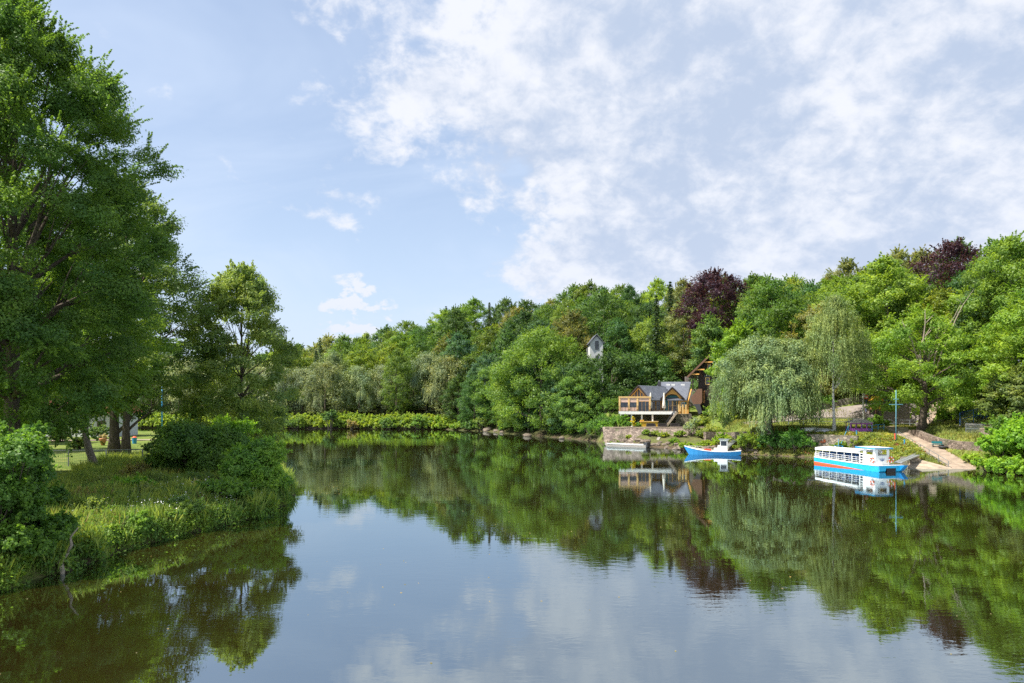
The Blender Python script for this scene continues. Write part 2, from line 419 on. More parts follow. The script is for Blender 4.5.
ENV_ROUND = ([0, .15, .4, .65, .85, 1], [.45, .85, 1, .92, .62, .12])
ENV_OVAL = ([0, .2, .45, .7, .88, 1], [.4, .75, .95, .85, .55, .1])
ENV_TALL = ([0, .2, .5, .75, .9, 1], [.5, .9, 1, .75, .45, .1])
def broad(seed, H0, H1, Rad, env=ENV_ROUND, lobes=16, clumps=12, leaves=60, leaf=0.4, lobe_r=0.36, flat=0.6, clump_r=0.38,
          inner=0.15, sprays=0, spray_len=1.1, ragged=0.45, aspect=0.6, lean=(0, 0), squash=(1, 1)):
    """leaf quads of a crown: lobes set in an envelope, clumps round each lobe, leaves round each clump"""
    rng = np.random.RandomState(seed)
    h = (np.arange(lobes) + 0.5 * rng.rand(lobes)) / lobes
    h = h**0.85
    ang = np.arange(lobes) * 2.39996 + rng.rand(lobes) * 0.7
    er = np.interp(h, env[0], env[1]) * Rad
    lr = Rad * lobe_r * (0.75 + 0.5 * rng.rand(lobes)) * np.clip(er / Rad + 0.35, 0.45, 1.05)
    rr = np.maximum(er - lr * 0.85, 0) * (0.72 + ragged * rng.rand(lobes))
    zc = H0 + (H1 - H0) * h; zc = np.minimum(zc, H1 - lr * 0.7)
    L = np.column_stack([rr * np.cos(ang), rr * np.sin(ang), zc])
    pos = []; nor = []; ton = []
    for i in range(lobes):
        nc = max(3, int(clumps * (0.7 + 0.6 * rng.rand())))
        d = sph(rng, nc); d[:, 2] = np.abs(d[:, 2]) * 1.0 - 0.35
        out = L[i] - np.array([0, 0, H0 + 0.4 * (H1 - H0)]); out /= np.linalg.norm(out) + 1e-6
        d = d + 0.5 * out; d /= np.linalg.norm(d, axis=1, keepdims=True)
        c = L[i] + d * lr[i] * (0.75 + 0.4 * rng.rand(nc, 1)) * np.array([1, 1, 0.85])
        cr = lr[i] * clump_r * (0.7 + 0.7 * rng.rand(nc))
        ct = 0.5 + 0.16 * rng.randn(nc)
        for k in range(nc):
            m = max(8, int(leaves * (cr[k] / (Rad * lobe_r * clump_r))**2))
            e = sph(rng, m)
            rad = cr[k] * (0.35 + 0.7 * rng.rand(m, 1)**0.6)
            od = 0.7 * d[k] + 0.5 * out; od[2] *= 0.6
            p = c[k] + e * rad * np.array([1.15, 1.15, flat]) + od * cr[k] * 0.9 * rng.rand(m, 1)**2
            nn = 0.85 * e + 0.65 * d[k] + np.array([0, 0, 0.35]) + 0.45 * rng.randn(m, 3)
            pos.append(p); nor.append(nn); ton.append(np.clip(ct[k] + 0.17 * rng.randn(m), 0, 1))
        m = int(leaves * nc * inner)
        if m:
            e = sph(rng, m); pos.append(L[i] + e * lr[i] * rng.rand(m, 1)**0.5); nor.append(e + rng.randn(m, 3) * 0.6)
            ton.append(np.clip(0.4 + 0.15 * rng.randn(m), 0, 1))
    for q in range(sprays):          # leafy shoots reaching out of the crown
        i = rng.randint(lobes); d = sph(rng, 1)[0]; d[2] = abs(d[2]) * .7 - .12
        out = L[i] - np.array([0, 0, H0 + 0.3 * (H1 - H0)]); out /= np.linalg.norm(out) + 1e-6
        d = d + 1.1 * out; d /= np.linalg.norm(d); Ls_ = spray_len * (.5 + rng.rand()); m = int(10 + 26 * Ls_ / leaf * .2)
        t = rng.rand(m, 1); side = sph(rng, m) * .16 * (1.1 - t) * np.array([1, 1, .5])
        p = L[i] + d * (lr[i] * .95 + t * Ls_) + side + np.array([0, 0, -.12]) * t**2 * Ls_
        pos.append(p); nor.append(np.array([0, 0, .9]) + .3 * d + .6 * rng.randn(m, 3)); ton.append(np.clip(.62 + .15 * rng.randn(m), 0, 1))
    pos = np.concatenate(pos); nor = np.concatenate(nor); ton = np.concatenate(ton)
    pos[:, 2] = np.maximum(pos[:, 2], H0 * 0.5 + 0.05)
    f = (pos[:, 2:3] - H0) / (H1 - H0)
    pos[:, :2] *= np.array(squash)
    pos[:, :2] += np.array(lean) * f
    v = leaf_quads(pos, nor, leaf, rng, aspect, curl=0.15)
    return v, ton, L

def strands(seed, H0, H1, Rad, n, seglen, leaf, length=(2, 6), env=ENV_ROUND, aspect=0.28, spread=0.06, tassel=32):
    """drooping twigs of a willow or birch, hanging in tassels from the crown surface"""
    rng = np.random.RandomState(seed); V = []; T = []
    nt_ = max(8, n // tassel)
    for q in range(nt_):
        hh = rng.uniform(.22, 1.0)**.8; a0 = q * 2.39996 + .5 * rng.randn()
        rmax = np.interp(hh, env[0], env[1]) * Rad * (0.88 + .14 * math.sin(3 * a0 + seed))
        r0 = rmax * (.45 + .58 * rng.rand()**.45)
        z0 = H0 + (H1 - H0) * hh; L0 = rng.uniform(*length); t0 = .5 + .17 * rng.randn()
        for _ in range(tassel):
            a = a0 + .45 / max(1, r0) * rng.randn(); r = r0 + .40 * rng.randn()
            z = z0 + .35 * rng.randn() - .05 * abs(r - r0); Ln = min(L0 * rng.uniform(.45, 1.1), z - .3)
            m = max(3, int(Ln / seglen)); t = np.linspace(0, 1, m)
            ox = (r + .5 * t) * math.cos(a) + spread * rng.randn(m); oy = (r + .5 * t) * math.sin(a) + spread * rng.randn(m)
            p = np.column_stack([ox, oy, z - t * Ln])
            nn = np.array([math.cos(a), math.sin(a), .55]) + .6 * rng.randn(m, 3)
            al = np.tile([[0.15 * math.cos(a), 0.15 * math.sin(a), -1.0]], (m, 1))
            V.append(leaf_quads(p, nn, leaf, rng, aspect, along=al)); T.append(np.clip(t0 + .10 * rng.randn() + .1 * rng.randn(m), 0, 1))
    return np.concatenate(V), np.concatenate(T)

def conifer(seed, H, Rad, tiers=44, leaf=0.55, dens=1.0):
    rng = np.random.RandomState(seed); V = []; T = []
    for i in range(tiers):
        f = (i + 0.3 * rng.rand()) / tiers
        z = H * (0.08 + 0.92 * f); r = Rad * (1 - f)**0.9 * (0.8 + 0.4 * rng.rand()) + 0.25
        nb = max(6, int(9 * (1 - f) + 5))
        for b in range(nb):
            a = 2 * math.pi * (b + rng.rand()) / nb; rb = r * (0.75 + 0.4 * rng.rand())
            m = max(7, int(rb / 0.2 * dens)); t = (np.arange(m) + rng.rand(m)) / m
            w = 0.28 * rb * (1 - 0.6 * t) * rng.randn(m)
            p = np.column_stack([rb * t * math.cos(a) - w * math.sin(a), rb * t * math.sin(a) + w * math.cos(a), z - 0.38 * rb * t**1.4 - 0.25 * rng.rand(m)])
            nn = np.array([math.cos(a) * .4, math.sin(a) * .4, 1.0]) + 0.45 * rng.randn(m, 3)
            V.append(leaf_quads(p, nn, leaf, rng, 0.5, along=np.tile([[math.cos(a), math.sin(a), -0.5]], (m, 1)))); T.append(np.clip(0.45 + 0.2 * rng.randn(m), 0, 1))
    return np.concatenate(V), np.concatenate(T)

def trunk_mesh(seed, H, r0, targets=(), base=(0, 0), bend=0.4, top_frac=0.85, path=None, nl=None, sides=10):
    """tapered trunk with root flare and limbs reaching the crown's lobes"""
    rng = random.Random(seed); mb = MB()
    if path is None:
        n = 9; path = []
        bx, by = rng.uniform(-bend, bend), rng.uniform(-bend, bend)
        for i in range(n):
            t = i / (n - 1)
            path.append((base[0] + bx * math.sin(t * 2.6) + rng.uniform(-.05, .05), base[1] + by * math.sin(t * 2.2), -0.4 + (H * top_frac + 0.4) * t))
    n = len(path)
    rad = [r0 * (1.0 - 0.88 * (i / (n - 1))**0.9) for i in range(n)]
    rad[0] = r0 * 1.5
    mb.tube(path, rad, sides)
    pv = [Vector(p) for p in path]
    for k, T in enumerate(targets):
        T = Vector(T)
        zt = max(pv[1].z, min(T.z * 0.72 - 0.4, pv[-2].z))
        j = max(range(n), key=lambda q: -abs(pv[q].z - zt))
        S = pv[j]
        mid = S.lerp(T, 0.5) + Vector((rng.uniform(-.4, .4), rng.uniform(-.4, .4), rng.uniform(-0.1, .7)))
        rr = min(rad[j] * 0.55, r0 * 0.38)
        mb.tube([S, S.lerp(mid, 0.5) + Vector((0, 0, 0.1)), mid, mid.lerp(T, 0.55), T], [rr, rr * .8, rr * .6, rr * .38, rr * .12], 6)
        for q in range(2):
            E = T + Vector((rng.uniform(-1, 1), rng.uniform(-1, 1), rng.uniform(-.2, .9))) * (H * 0.06)
            mb.tube([mid, mid.lerp(E, .5) + Vector((0, 0, .2)), E], [rr * .4, rr * .25, rr * .06], 5)
    return mb

G_FOREST = 'trees of the wooded hillside'
COL = dict(mid=(0.070, 0.125, 0.020), dark=(0.038, 0.082, 0.020), bright=(0.115, 0.175, 0.024), olive=(0.11, 0.135, 0.038),
           grey=(0.105, 0.150, 0.060), copper=(0.032, 0.015, 0.020), spruce=(0.035, 0.065, 0.024), blue=(0.045, 0.095, 0.035))

def tree(name, label, cat, loc, H, Rad, seed, color, H0f=0.2, env=ENV_ROUND, trunk_r=0.3, bark='bark', lobes=16, clumps=12,
         leaves=60, leaf=0.4, group=None, mat='leaf', limbs=7, rz=0.0, trunk_path=None, crown='crown', **kw):
    root = thing(name, label, cat, (loc[0], loc[1], loc[2]), rz, group)
    v, ton, L = broad(seed, H * H0f, H, Rad, env, lobes, clumps, leaves, leaf, **kw)
    rng = np.random.RandomState(seed)
    finish_leaves(v, rng, crown, mat, ton, root, color)
    if trunk_r:
        trunk_mesh(seed, H, trunk_r, [tuple(x) for x in L[:: max(1, len(L) // limbs)]], path=trunk_path).build('trunk' if crown == 'crown' else 'stem', bark, root, smooth=True)
    return root

def copy_tree(root, loc, sc=(1, 1, 1), rz=0.0, color=None, label=None, group=None):
    r = root.copy(); C.objects.link(r); r.location = loc; r.scale = sc; r.rotation_euler = (0, 0, rz)
    for ch in root.children:
        c = ch.copy(); C.objects.link(c); c.parent = r
        if color and ch.name.startswith(('crown', 'foliage')): c.color = (*color, 1)
    if label: r['label'] = label
    if group: r['group'] = group
    return r

# ================================================================== THE WOODED HILL
protos = []
def proto(kind, **kw):
    protos.append((kind, tree('forest_tree', 'tree', 'tree', (0, 0, 0), group=G_FOREST, **kw)))
for sd, (H, Rr, env, fl) in enumerate([(20, 6.2, ENV_ROUND, .85), (21, 5.6, ENV_OVAL, .8), (19, 6.6, ENV_ROUND, .75), (22, 5.8, ENV_OVAL, .9), (20, 6.0, ENV_TALL, .8), (18, 6.4, ENV_ROUND, .85)]):
    proto('broad', H=H, Rad=Rr, seed=100 + sd, color=COL['mid'], H0f=0.10, env=env, trunk_r=0.28, lobes=30 + sd * 2, clumps=13, leaves=32,
          leaf=0.36, lobe_r=0.28, ragged=.45, clump_r=.36, sprays=150, spray_len=1.3, flat=fl, limbs=5)
protos.append(('willow', None)); protos.append(('spruce', None))
def soft_proto(seed):
    root = thing('forest_tree', 'tree', 'tree', (0, 0, 0), 0, G_FOREST)
    v, t, L = broad(seed, 1.5, 17, 6.5, ENV_ROUND, 16, 12, 22, 0.4, lobe_r=0.4, flat=0.9)
    v2, t2 = strands(seed, 1.5, 17, 7.0, 1100, 0.3, 0.5, (1.5, 4.0), tassel=18)
    finish_leaves(np.concatenate([v, v2]), np.random.RandomState(1), 'crown', 'leaf_soft', np.concatenate([t, t2]), root, COL['grey'])
    trunk_mesh(seed, 15, 0.35, [tuple(x) for x in L[::3]]).build('trunk', 'bark', root, smooth=True)
    return root
def spruce_proto(seed):
    root = thing('forest_tree', 'tree', 'tree', (0, 0, 0), 0, G_FOREST)
    v, t = conifer(seed, 23, 3.6)
    finish_leaves(v, np.random.RandomState(1), 'crown', 'leaf', t, root, COL['spruce'])
    MB().tube([(0, 0, -.4), (0.05, 0, 10), (0, 0, 22)], [.3, .18, .03], 8).build('trunk', 'bark', root, smooth=True)
    return root
protos[6] = ('willow', soft_proto(201)); protos[7] = ('spruce', spruce_proto(301)); protos.append(('spruce', spruce_proto(302)))
protos.append(('willow', soft_proto(202)))
used = set()

ANCH = [(-9, 'behind the lone alder'), (-0.32, 'above hedge left end'), (-0.24, 'above hedge middle'), (-0.155, 'above hedge right end'),
        (-0.09, 'right of the hedge'), (-0.02, 'left of the villa'), (0.10, 'around the villa'), (0.155, 'left of the restaurant'),
        (0.22, 'above the restaurant'), (0.30, 'above the chalet'), (0.37, 'behind the willow'), (0.46, 'behind the birches'),
        (0.545, 'behind the playground'), (0.62, 'behind the chestnut'), (0.69, 'above the blue fence')]
def anchor(az):
    r = ANCH[0][1]
    for a_, n_ in ANCH:
        if az >= a_: r = n_
    return r
WORD = {'mid': 'mid green broadleaf', 'dark': 'dark green broadleaf', 'bright': 'bright green broadleaf', 'olive': 'olive green broadleaf', 'grey': 'grey green willow', 'spruce': 'dark pointed spruce', 'blue': 'deep green broadleaf'}

rng = np.random.RandomState(11)
placed = []; info = []
def keep_out(x, y):
    if 16 < x < 52 and y < 148: return True
    if 37 < x < 50 and 144 < y < 172: return True           # grassy slope over the road
    if abs((x / y) * F - 85) < 16 and 160 < y < 176: return True   # the white villa stands here
    return False
cand = []
for _ in range(12000):
    azr = rng.uniform(-0.66, 0.98)
    D = rng.uniform(95, 430)
    cand.append((azr * D, D))
cp = np.array(cand); csr = sdist(cp, RIGHT); cz = gz(cp)
order = np.argsort(csr)
for i in order:
    x, y = cp[i]; s_, z = csr[i], cz[i]; azr = x / y
    hs = np.interp(azr, AZ, HS)
    smin = 2.2 if azr < 0.12 else (30 if azr < 0.5 else 31)
    if azr < -0.10 and s_ < 8: continue
    if azr < -0.37 and (s_ > 60 or y > 330): continue
    if s_ < smin or s_ > hs * 1.12 + 10: continue
    if keep_out(x, y) : continue
    sp = 5.6 + 0.022 * max(0, y - 120) + (0.03 * s_ if s_ > 20 else 0)
    if any((x - a)**2 + (y - b)**2 < sp * sp for a, b in placed): continue
    placed.append((x, y))
    if len(placed) > 275: break
print('forest trees', len(placed))
for x, y in placed:
    z = g(x, y); azr = x / y; px = 512 + F * azr; s_ = float(sdist(np.array([[x, y]]), RIGHT)[0])
    r = rng.rand()
    if azr < -0.09 and s_ < 22: kind, ck = ('willow', 'grey') if r < 0.75 else ('broad', 'mid')
    elif 0.17 < azr < 0.36: kind, ck = ('spruce', 'spruce') if r < 0.42 else ('broad', ['mid', 'dark', 'bright', 'olive'][rng.randint(4)])
    else:
        kind, ck = ('spruce', 'spruce') if r < 0.05 else ('broad', ['mid', 'mid', 'dark', 'bright', 'olive', 'blue', 'mid', 'dark'][rng.randint(8)])
        if 0.10 < azr < 0.22 and s_ < 30: ck = 'dark'
    pr = [k for k, p in enumerate(protos) if p[0] == kind]
    k = pr[rng.randint(len(pr))]
    H = rng.uniform(0.82, 1.12)
    if y > 230: H *= 1.0
    if azr < 0.12 and s_ < 7: H *= 0.72
    if abs(px - 597) < 9 + 6.5 * F / y and y < 166:
        top = CH + (HY - 362) / F * y; H = min(H, (top - z) / 21.0)
        if H < 0.25: continue
    base_h = 20
    wdt = max(0.55, H) * rng.uniform(0.9, 1.15) * (1.18 if y > 240 else 1.0)
    c0 = np.array(COL[ck]) * rng.uniform(0.82, 1.2) * np.array([rng.uniform(.88, 1.14), 1, rng.uniform(.8, 1.2)])
    tier = 'waterside' if s_ < 10 else 'lower slope' if s_ < 26 else 'middle slope' if s_ < 45 else 'upper slope' if s_ < 0.8 * np.interp(azr, AZ, HS) else 'crest'
    info.append([x, y, z, k, H, wdt, tuple(c0), ck, anchor(azr), tier, azr])
ORD = ['first', 'second', 'third', 'fourth', 'fifth', 'sixth', 'seventh', 'eighth', 'ninth', 'tenth', 'eleventh', 'twelfth', 'thirteenth', 'fourteenth', 'fifteenth']
cells = {}
for it in info: cells.setdefault((it[8], it[9], it[7]), []).append(it)
for (an, ti, ck), L in cells.items():
    L.sort(key=lambda q: q[10])
    for j, it in enumerate(L):
        o_ = '' if len(L) == 1 else ', %s from the left' % ORD[min(j, 14)]
        it.append('%s tree, %s %s%s' % (WORD[ck], ti, an, o_))
for it in info:
    x, y, z, k, H, wd, c0, ck, an, ti, azr, lab = it
    root = protos[k][1]
    rz = rng.uniform(0, 6.28)
    if k not in used:
        used.add(k); root.location = (x, y, z - 0.2); root.scale = (wd, wd, H); root.rotation_euler = (0, 0, rz); root['label'] = lab
        for ch in root.children:
            if ch.name.startswith('crown'): ch.color = (*c0, 1)
    else:
        copy_tree(root, (x, y, z - 0.2), (wd, wd, H), rz, c0, lab, G_FOREST)
for k, (kd, root) in enumerate(protos):
    if k not in used:
        for ch in list(root.children): bpy.data.objects.remove(ch)
        bpy.data.objects.remove(root)

# ---- the low hedge of big-leaved shrubs along the far bank
def lobed_mass(seed, centers, radii, leaf, per, flat=0.8, aspect=0.75, up=0.5):
    rng = np.random.RandomState(seed); P = []; Nn = []; T = []
    for c, r in zip(centers, radii):
        m = int(per * r * r); nc = max(5, int(m / 45))
        d = sph(rng, nc); d[:, 2] = np.abs(d[:, 2]) * 1.1 - 0.25
        cc = np.array(c) + d * r * (0.72 + 0.34 * rng.rand(nc, 1)) * np.array([1, 1, flat])
        for k in range(nc):
            e = sph(rng, 45); q = cc[k] + e * r * 0.27 * (0.35 + 0.8 * rng.rand(45, 1)) + d[k] * r * .16 * rng.rand(45, 1)**2
            P.append(q); Nn.append(0.6 * e + 0.5 * d[k] + np.array([0, 0, up]) + 0.45 * rng.randn(45, 3)); T.append(np.clip(0.5 + 0.15 * rng.randn() + 0.15 * rng.randn(45), 0, 1))
        for q in range(int(4 + 5 * r)):
            dd = sph(rng, 1)[0]; dd[2] = abs(dd[2]) + .15; dd /= np.linalg.norm(dd); t = rng.rand(26, 1); Ln = (.35 + .5 * rng.rand()) * min(r, 1.5)
            P.append(np.array(c) + dd * (r * .85 + t * Ln) * np.array([1, 1, flat]) + rng.randn(26, 3) * .35 * leaf); Nn.append(np.array([0, 0, .8]) + .7 * rng.randn(26, 3)); T.append(np.clip(.68 + .13 * rng.randn(26), 0, 1))
    P = np.concatenate(P); Nn = np.concatenate(Nn); P[:, 2] = np.maximum(P[:, 2], 0.05)
    return leaf_quads(P, Nn, leaf, rng, aspect, curl=0.15), np.concatenate(T)
def shrub(name, label, cat, x, y, z, specs, leaf, per, color, seed, group=None, flat=0.8, up=0.5, stems=True, mat='leaf', aspect=0.75):
    """specs: list of (dx, dy, zc, r)"""
    root = thing(name, label, cat, (x, y, z), 0, group)
    v, t = lobed_mass(seed, [(a, b, c) for a, b, c, r in specs], [r for *_, r in specs], leaf, per, flat, aspect, up)
    finish_leaves(v, np.random.RandomState(seed), 'foliage', mat, t, root, color)
    if stems:
        mb = MB(); rr = random.Random(seed)
        for a, b, c, r in specs:
            for q in range(3):
                mb.tube([(a * .3 + rr.uniform(-.2, .2), b * .3 + rr.uniform(-.2, .2), -0.3), (a * .7, b * .7, c * 0.5), (a + rr.uniform(-.5, .5) * r, b + rr.uniform(-.5, .5) * r, c + r * 0.3)], [0.05, 0.035, 0.012], 5)
        mb.build('stem', 'bark', root)
    return root
def round_specs(seed, Rr, H, n=7):
    rr = random.Random(seed); out = [(0, 0, H * 0.5, min(Rr, H) * 0.55)]
    for i in range(n):
        a = i * 2.4 + rr.random(); q = Rr * 0.55 * (0.6 + 0.5 * rr.random()); rad = min(Rr, H) * rr.uniform(0.33, 0.5)
        out.append((q * math.cos(a), q * math.sin(a), max(rad * .6, H * rr.uniform(0.22, 0.95) - rad * 0.6), rad))
    return out
hs_ = []
rr = random.Random(5)
for i in range(56):
    x = -108 + i * 1.62; y0 = float(np.interp(x, [-160, -110, -73, -45, -18.5], [212, 196, 191, 190, 186])) - 190.5
    hh_ = 1 + .13 * math.sin(i * .55) + rr.uniform(-.16, .12)
    hs_.append((x + 46, y0 + 2.6, 2.0 * hh_, 1.9)); hs_.append((x + 46, y0 + 1.4, 1.35 * hh_, 1.65)); hs_.append((x + 46 + .8, y0 + .3, .55, 1.0))
shrub('hedge', 'long low bright green hedge along the far waterline', 'hedge', -46, 190.5, 0.1, hs_, 0.40, 270, COL['bright'], 8, flat=0.9)
shrub('round_bush', 'rounded leafy bush at the right end of the long far hedge', 'bush', -20.5, 187.6, 0.1, [(0, 0, 1.2, 1.9), (2.2, -.6, 1.1, 1.7), (-2.0, .3, 1.2, 1.7), (3.8, -1.2, .8, 1.3), (0.2, -1.2, .6, 1.2), (5.2, -2, .5, 1.1)], 0.40, 270, (0.10, 0.17, 0.02), 9, flat=.9)
LBN = ['fifteenth','first', 'second', 'third', 'fourth', 'fifth', 'sixth', 'seventh', 'eighth', 'ninth', 'tenth', 'eleventh', 'twelfth', 'thirteenth', 'fourteenth']
for k, (px, D, w_, h_, c_) in enumerate([(258, 189.5, 3, 4.6, (.06, .11, .03)), (296, 189, 2.6, 3.0, (.075, .13, .025)), (330, 188.6, 2.2, 4.9, (.05, .10, .025)), (352, 188, 1.8, 2.0, (.14, .13, .05)), (388, 187.4, 2.8, 3.2, (.065, .12, .025)), (418, 187, 2.2, 4.7, (.08, .15, .03))]):
    x = (px - 512) / F * D
    shrub('hedge_bush', '%s darker bush standing out of the long far hedge, counting from the left' % LBN[k + 1], 'bush', x, D, .1, round_specs(90 + k, w_, h_, 6), .36, 190, c_, 90 + k, 'darker bushes along the far hedge', .9)
wp = [(444, 187), (458, 182), (470, 178), (482, 174.5), (506, 168), (522, 159.5), (535, 155), (550, 150), (563, 147), (575, 144.5), (588, 141), (598, 137.5)]
for k, (px, D) in enumerate(wp):
    x = (px - 512) / F * D; rb_ = rr.uniform(2.0, 3.2)
    if (px, D) == (444, 187): rb_ = 1.8
    shrub('waterside_bush', '%s waterside bush counting from the hedge towards the restaurant' % LBN[k + 1], 'bush', x, D + .8, .15, round_specs(60 + k, rb_, rr.uniform(1.8, 3.4), 6), .40, 170,
          [(.06, .12, .02), (.10, .17, .025), (.045, .095, .02), (.085, .13, .035)][k % 4], 60 + k, 'bushes overhanging the wooded waterline', .85)

# ---- large hand placed trees on the right-hand shore
def gp(px, D): x = (px - 512) / F * D; return (x, D, g(x, D))
G_BIG = None
# tall dark mass left of the restaurant, overhanging the water
tree('broadleaf_tree', 'huge bright topped tree overhanging the water left of the white villa', 'tree', gp(541, 155), 22, 10.2, 501, (0.075, 0.135, 0.018), 0.04, ENV_ROUND, .5, 'bark', 34, 16, 46, .40, lobe_r=.27, flat=.85, clump_r=.36, ragged=.45, sprays=260, spray_len=1.4)
tree('broadleaf_tree', 'leafy green tree leaning over the water right of the hedge', 'tree', gp(520, 163), 17, 7.0, 502, (0.085, 0.145, 0.02), 0.05, ENV_ROUND, .4, 'bark', 24, 14, 40, .4, lobe_r=.3, flat=.85, clump_r=.36, ragged=.45, sprays=200, spray_len=1.3)
tree('broadleaf_tree', 'dark green tree at the waterside directly left of the restaurant embankment', 'tree', gp(580, 146), 14.2, 6.6, 503, (0.040, 0.085, 0.018), 0.03, ENV_ROUND, .4, 'bark', 26, 14, 44, .4, lobe_r=.3, flat=.85, clump_r=.36, ragged=.45, sprays=200, spray_len=1.3)
tree('broadleaf_tree', 'dark tree behind the glazed end of the restaurant', 'tree', gp(612, 150), 14.5, 7.0, 504, (0.038, 0.08, 0.018), 0.05, ENV_ROUND, .35, 'bark', 24, 14, 44, .4, lobe_r=.3, flat=.85, clump_r=.36, ragged=.45, sprays=200, spray_len=1.3)
tree('broadleaf_tree', 'round dark green tree rising just behind the slate roof', 'tree', gp(648, 152), 12.5, 6.8, 505, (0.042, 0.092, 0.02), 0.05, ENV_ROUND, .35, 'bark', 24, 14, 44, .4, lobe_r=.3, flat=.85, clump_r=.36, ragged=.45, sprays=200, spray_len=1.3)
tree('broadleaf_tree', 'tallest dark crown on the hill crest above the white villa', 'tree', gp(603, 186), 26, 7.6, 506, (0.05, 0.10, 0.02), 0.2, ENV_ROUND, .4, 'bark', 24, 14, 40, .42, lobe_r=.3, flat=.85, clump_r=.36, ragged=.45, sprays=200, spray_len=1.3)
# copper beeches
tree('copper_beech', 'dark purple copper beech on the crest above the chalet tower', 'tree', gp(714, 160), 26.5, 7.8, 511, COL['copper'], 0.46, ENV_ROUND, .4, 'bark', 28, 14, 42, .4, lobe_r=.3, flat=.85, clump_r=.36, ragged=.45, sprays=200, spray_len=1.3)
tree('copper_beech', 'large purple copper beech rising behind the half dead chestnut', 'tree', gp(954, 128), 22.8, 8.6, 512, COL['copper'], 0.1, ENV_ROUND, .45, 'bark', 30, 15, 46, .36, lobe_r=.3, flat=.85, clump_r=.36, ragged=.45, sprays=200, spray_len=1.3)
tree('copper_beech', 'smaller purple beech crown low behind the chestnut trunk', 'tree', gp(985, 124), 16, 6, 513, COL['copper'], 0.1, ENV_ROUND, .4, 'bark', 22, 13, 40, .36, lobe_r=.3, flat=.85, clump_r=.36, ragged=.45, sprays=200, spray_len=1.3)
# crowns on the right skyline
for k, (px, D, top, Rr, col, lab) in enumerate([
    (770, 140, 279, 7.5, (0.055, 0.115, 0.02), 'broad green tree with a layered crown above the weeping willow'),
    (758, 150, 288, 5.0, (0.05, 0.10, 0.02), 'dark layered tree between the purple beech and the willow'),
    (838, 142, 281, 6.5, (0.085, 0.145, 0.02), 'light green tree top showing above the birches'),
    (868, 130, 300, 7.5, (0.045, 0.10, 0.02), 'round dark green tree right of the birches'),
    (910, 132, 274, 5.8, (0.10, 0.155, 0.03), 'yellowish green tree standing left of the large copper beech'),
    (738, 125, 326, 4.7, (0.10, 0.18, 0.02), 'bright green tree beside the chalet tower'),
    (708, 146, 318, 4.6, (0.07, 0.13, 0.03), 'slim olive tree behind the chalet roof'),
    (800, 132, 325, 5.6, (0.085, 0.15, 0.02), 'light green tree between the willow and the first birch')]):
    x, y, z = gp(px, D); topz = CH + (HY - top) / F * D
    tree('broadleaf_tree', lab, 'tree', (x, y, z - .2), topz - z, Rr, 520 + k, col, 0.12, [ENV_ROUND, ENV_OVAL][k % 2], .35, 'bark', 26, 13, 44, .36, lobe_r=.3, flat=.85, clump_r=.36, ragged=.45, sprays=200, spray_len=1.3)
for k, (px, D, top, Rr, col, lab) in enumerate([
    (1012, 100, 240, 6.5, (0.085, 0.15, 0.02), 'tallest bright green tree at the right end of the shore'),
    (965, 108, 292, 4.6, (0.11, 0.18, 0.022), 'light green tree with upright crown right of the chestnut'),
    (1030, 88, 305, 6.0, (0.11, 0.185, 0.02), 'big light green tree leaning in over the right fence'),
    (1075, 92, 250, 8.0, (0.08, 0.15, 0.02), 'large green tree at the right edge above the fence'),
    (1018, 86, 372, 3.2, (0.085, 0.125, 0.03), 'small yellowish tree behind the right fence')]):
    x, y, z = gp(px, D); topz = CH + (HY - top) / F * D
    tree('maple_tree', lab, 'tree', (x, y, z - .2), topz - z, Rr, 540 + k, col, 0.14, ENV_ROUND, .35, 'bark', 30, 14, 52, .30, lobe_r=.27, flat=.75, clump_r=.38, sprays=260)
# half-dead chestnut by the ramp
x, y, z = hit(922, 430)
tz = CH + (HY - 300) / F * y
ch_ = tree('chestnut_tree', 'bright green chestnut with bare dead branches beside the boat ramp', 'tree', (x, y, z - .1), 17.0, 7.6, 560, (0.10, 0.175, 0.02), 0.20,
     ([0, .15, .4, .65, .85, 1], [.6, .95, 1, .8, .42, .12]), .62, 'bark', 38, 14, 60, .28, lobe_r=.23, limbs=14, flat=.7, ragged=.55, sprays=220)
mb = MB(); r_ = random.Random(4)
for (bx, bz, tx, tz2, rr0) in ((-1.2, 7, -1.6, 17.2, .24), (-0.4, 8, 1.0, 15.5, .18), (0.8, 9, 5.0, 22.0 - 2, .16), (-1.0, 8, -4.6, 15.8, .15), (0.5, 9, 3.2, 18, .14)):
    A = Vector((bx, -1.5, bz)); B = Vector((tx, -3.2, tz2)); pts = [A.lerp(B, t / 5) + Vector((r_.uniform(-.3, .3), r_.uniform(-.3, .3), 0)) for t in range(6)]
    mb.tube(pts, [rr0, rr0 * .85, rr0 * .7, rr0 * .5, rr0 * .3, rr0 * .08], 6)
    for q in range(5):
        S = pts[2 + q % 3]; E = S + Vector((r_.uniform(-1.6, 1.6), r_.uniform(-.6, .6), r_.uniform(.8, 2.2))); mb.tube([S, S.lerp(E, .5) + Vector((.1, 0, .1)), E], [rr0 * .35, rr0 * .22, rr0 * .05], 5)
mb.build('dead_branch', 'deadwood', ch_, smooth=True)

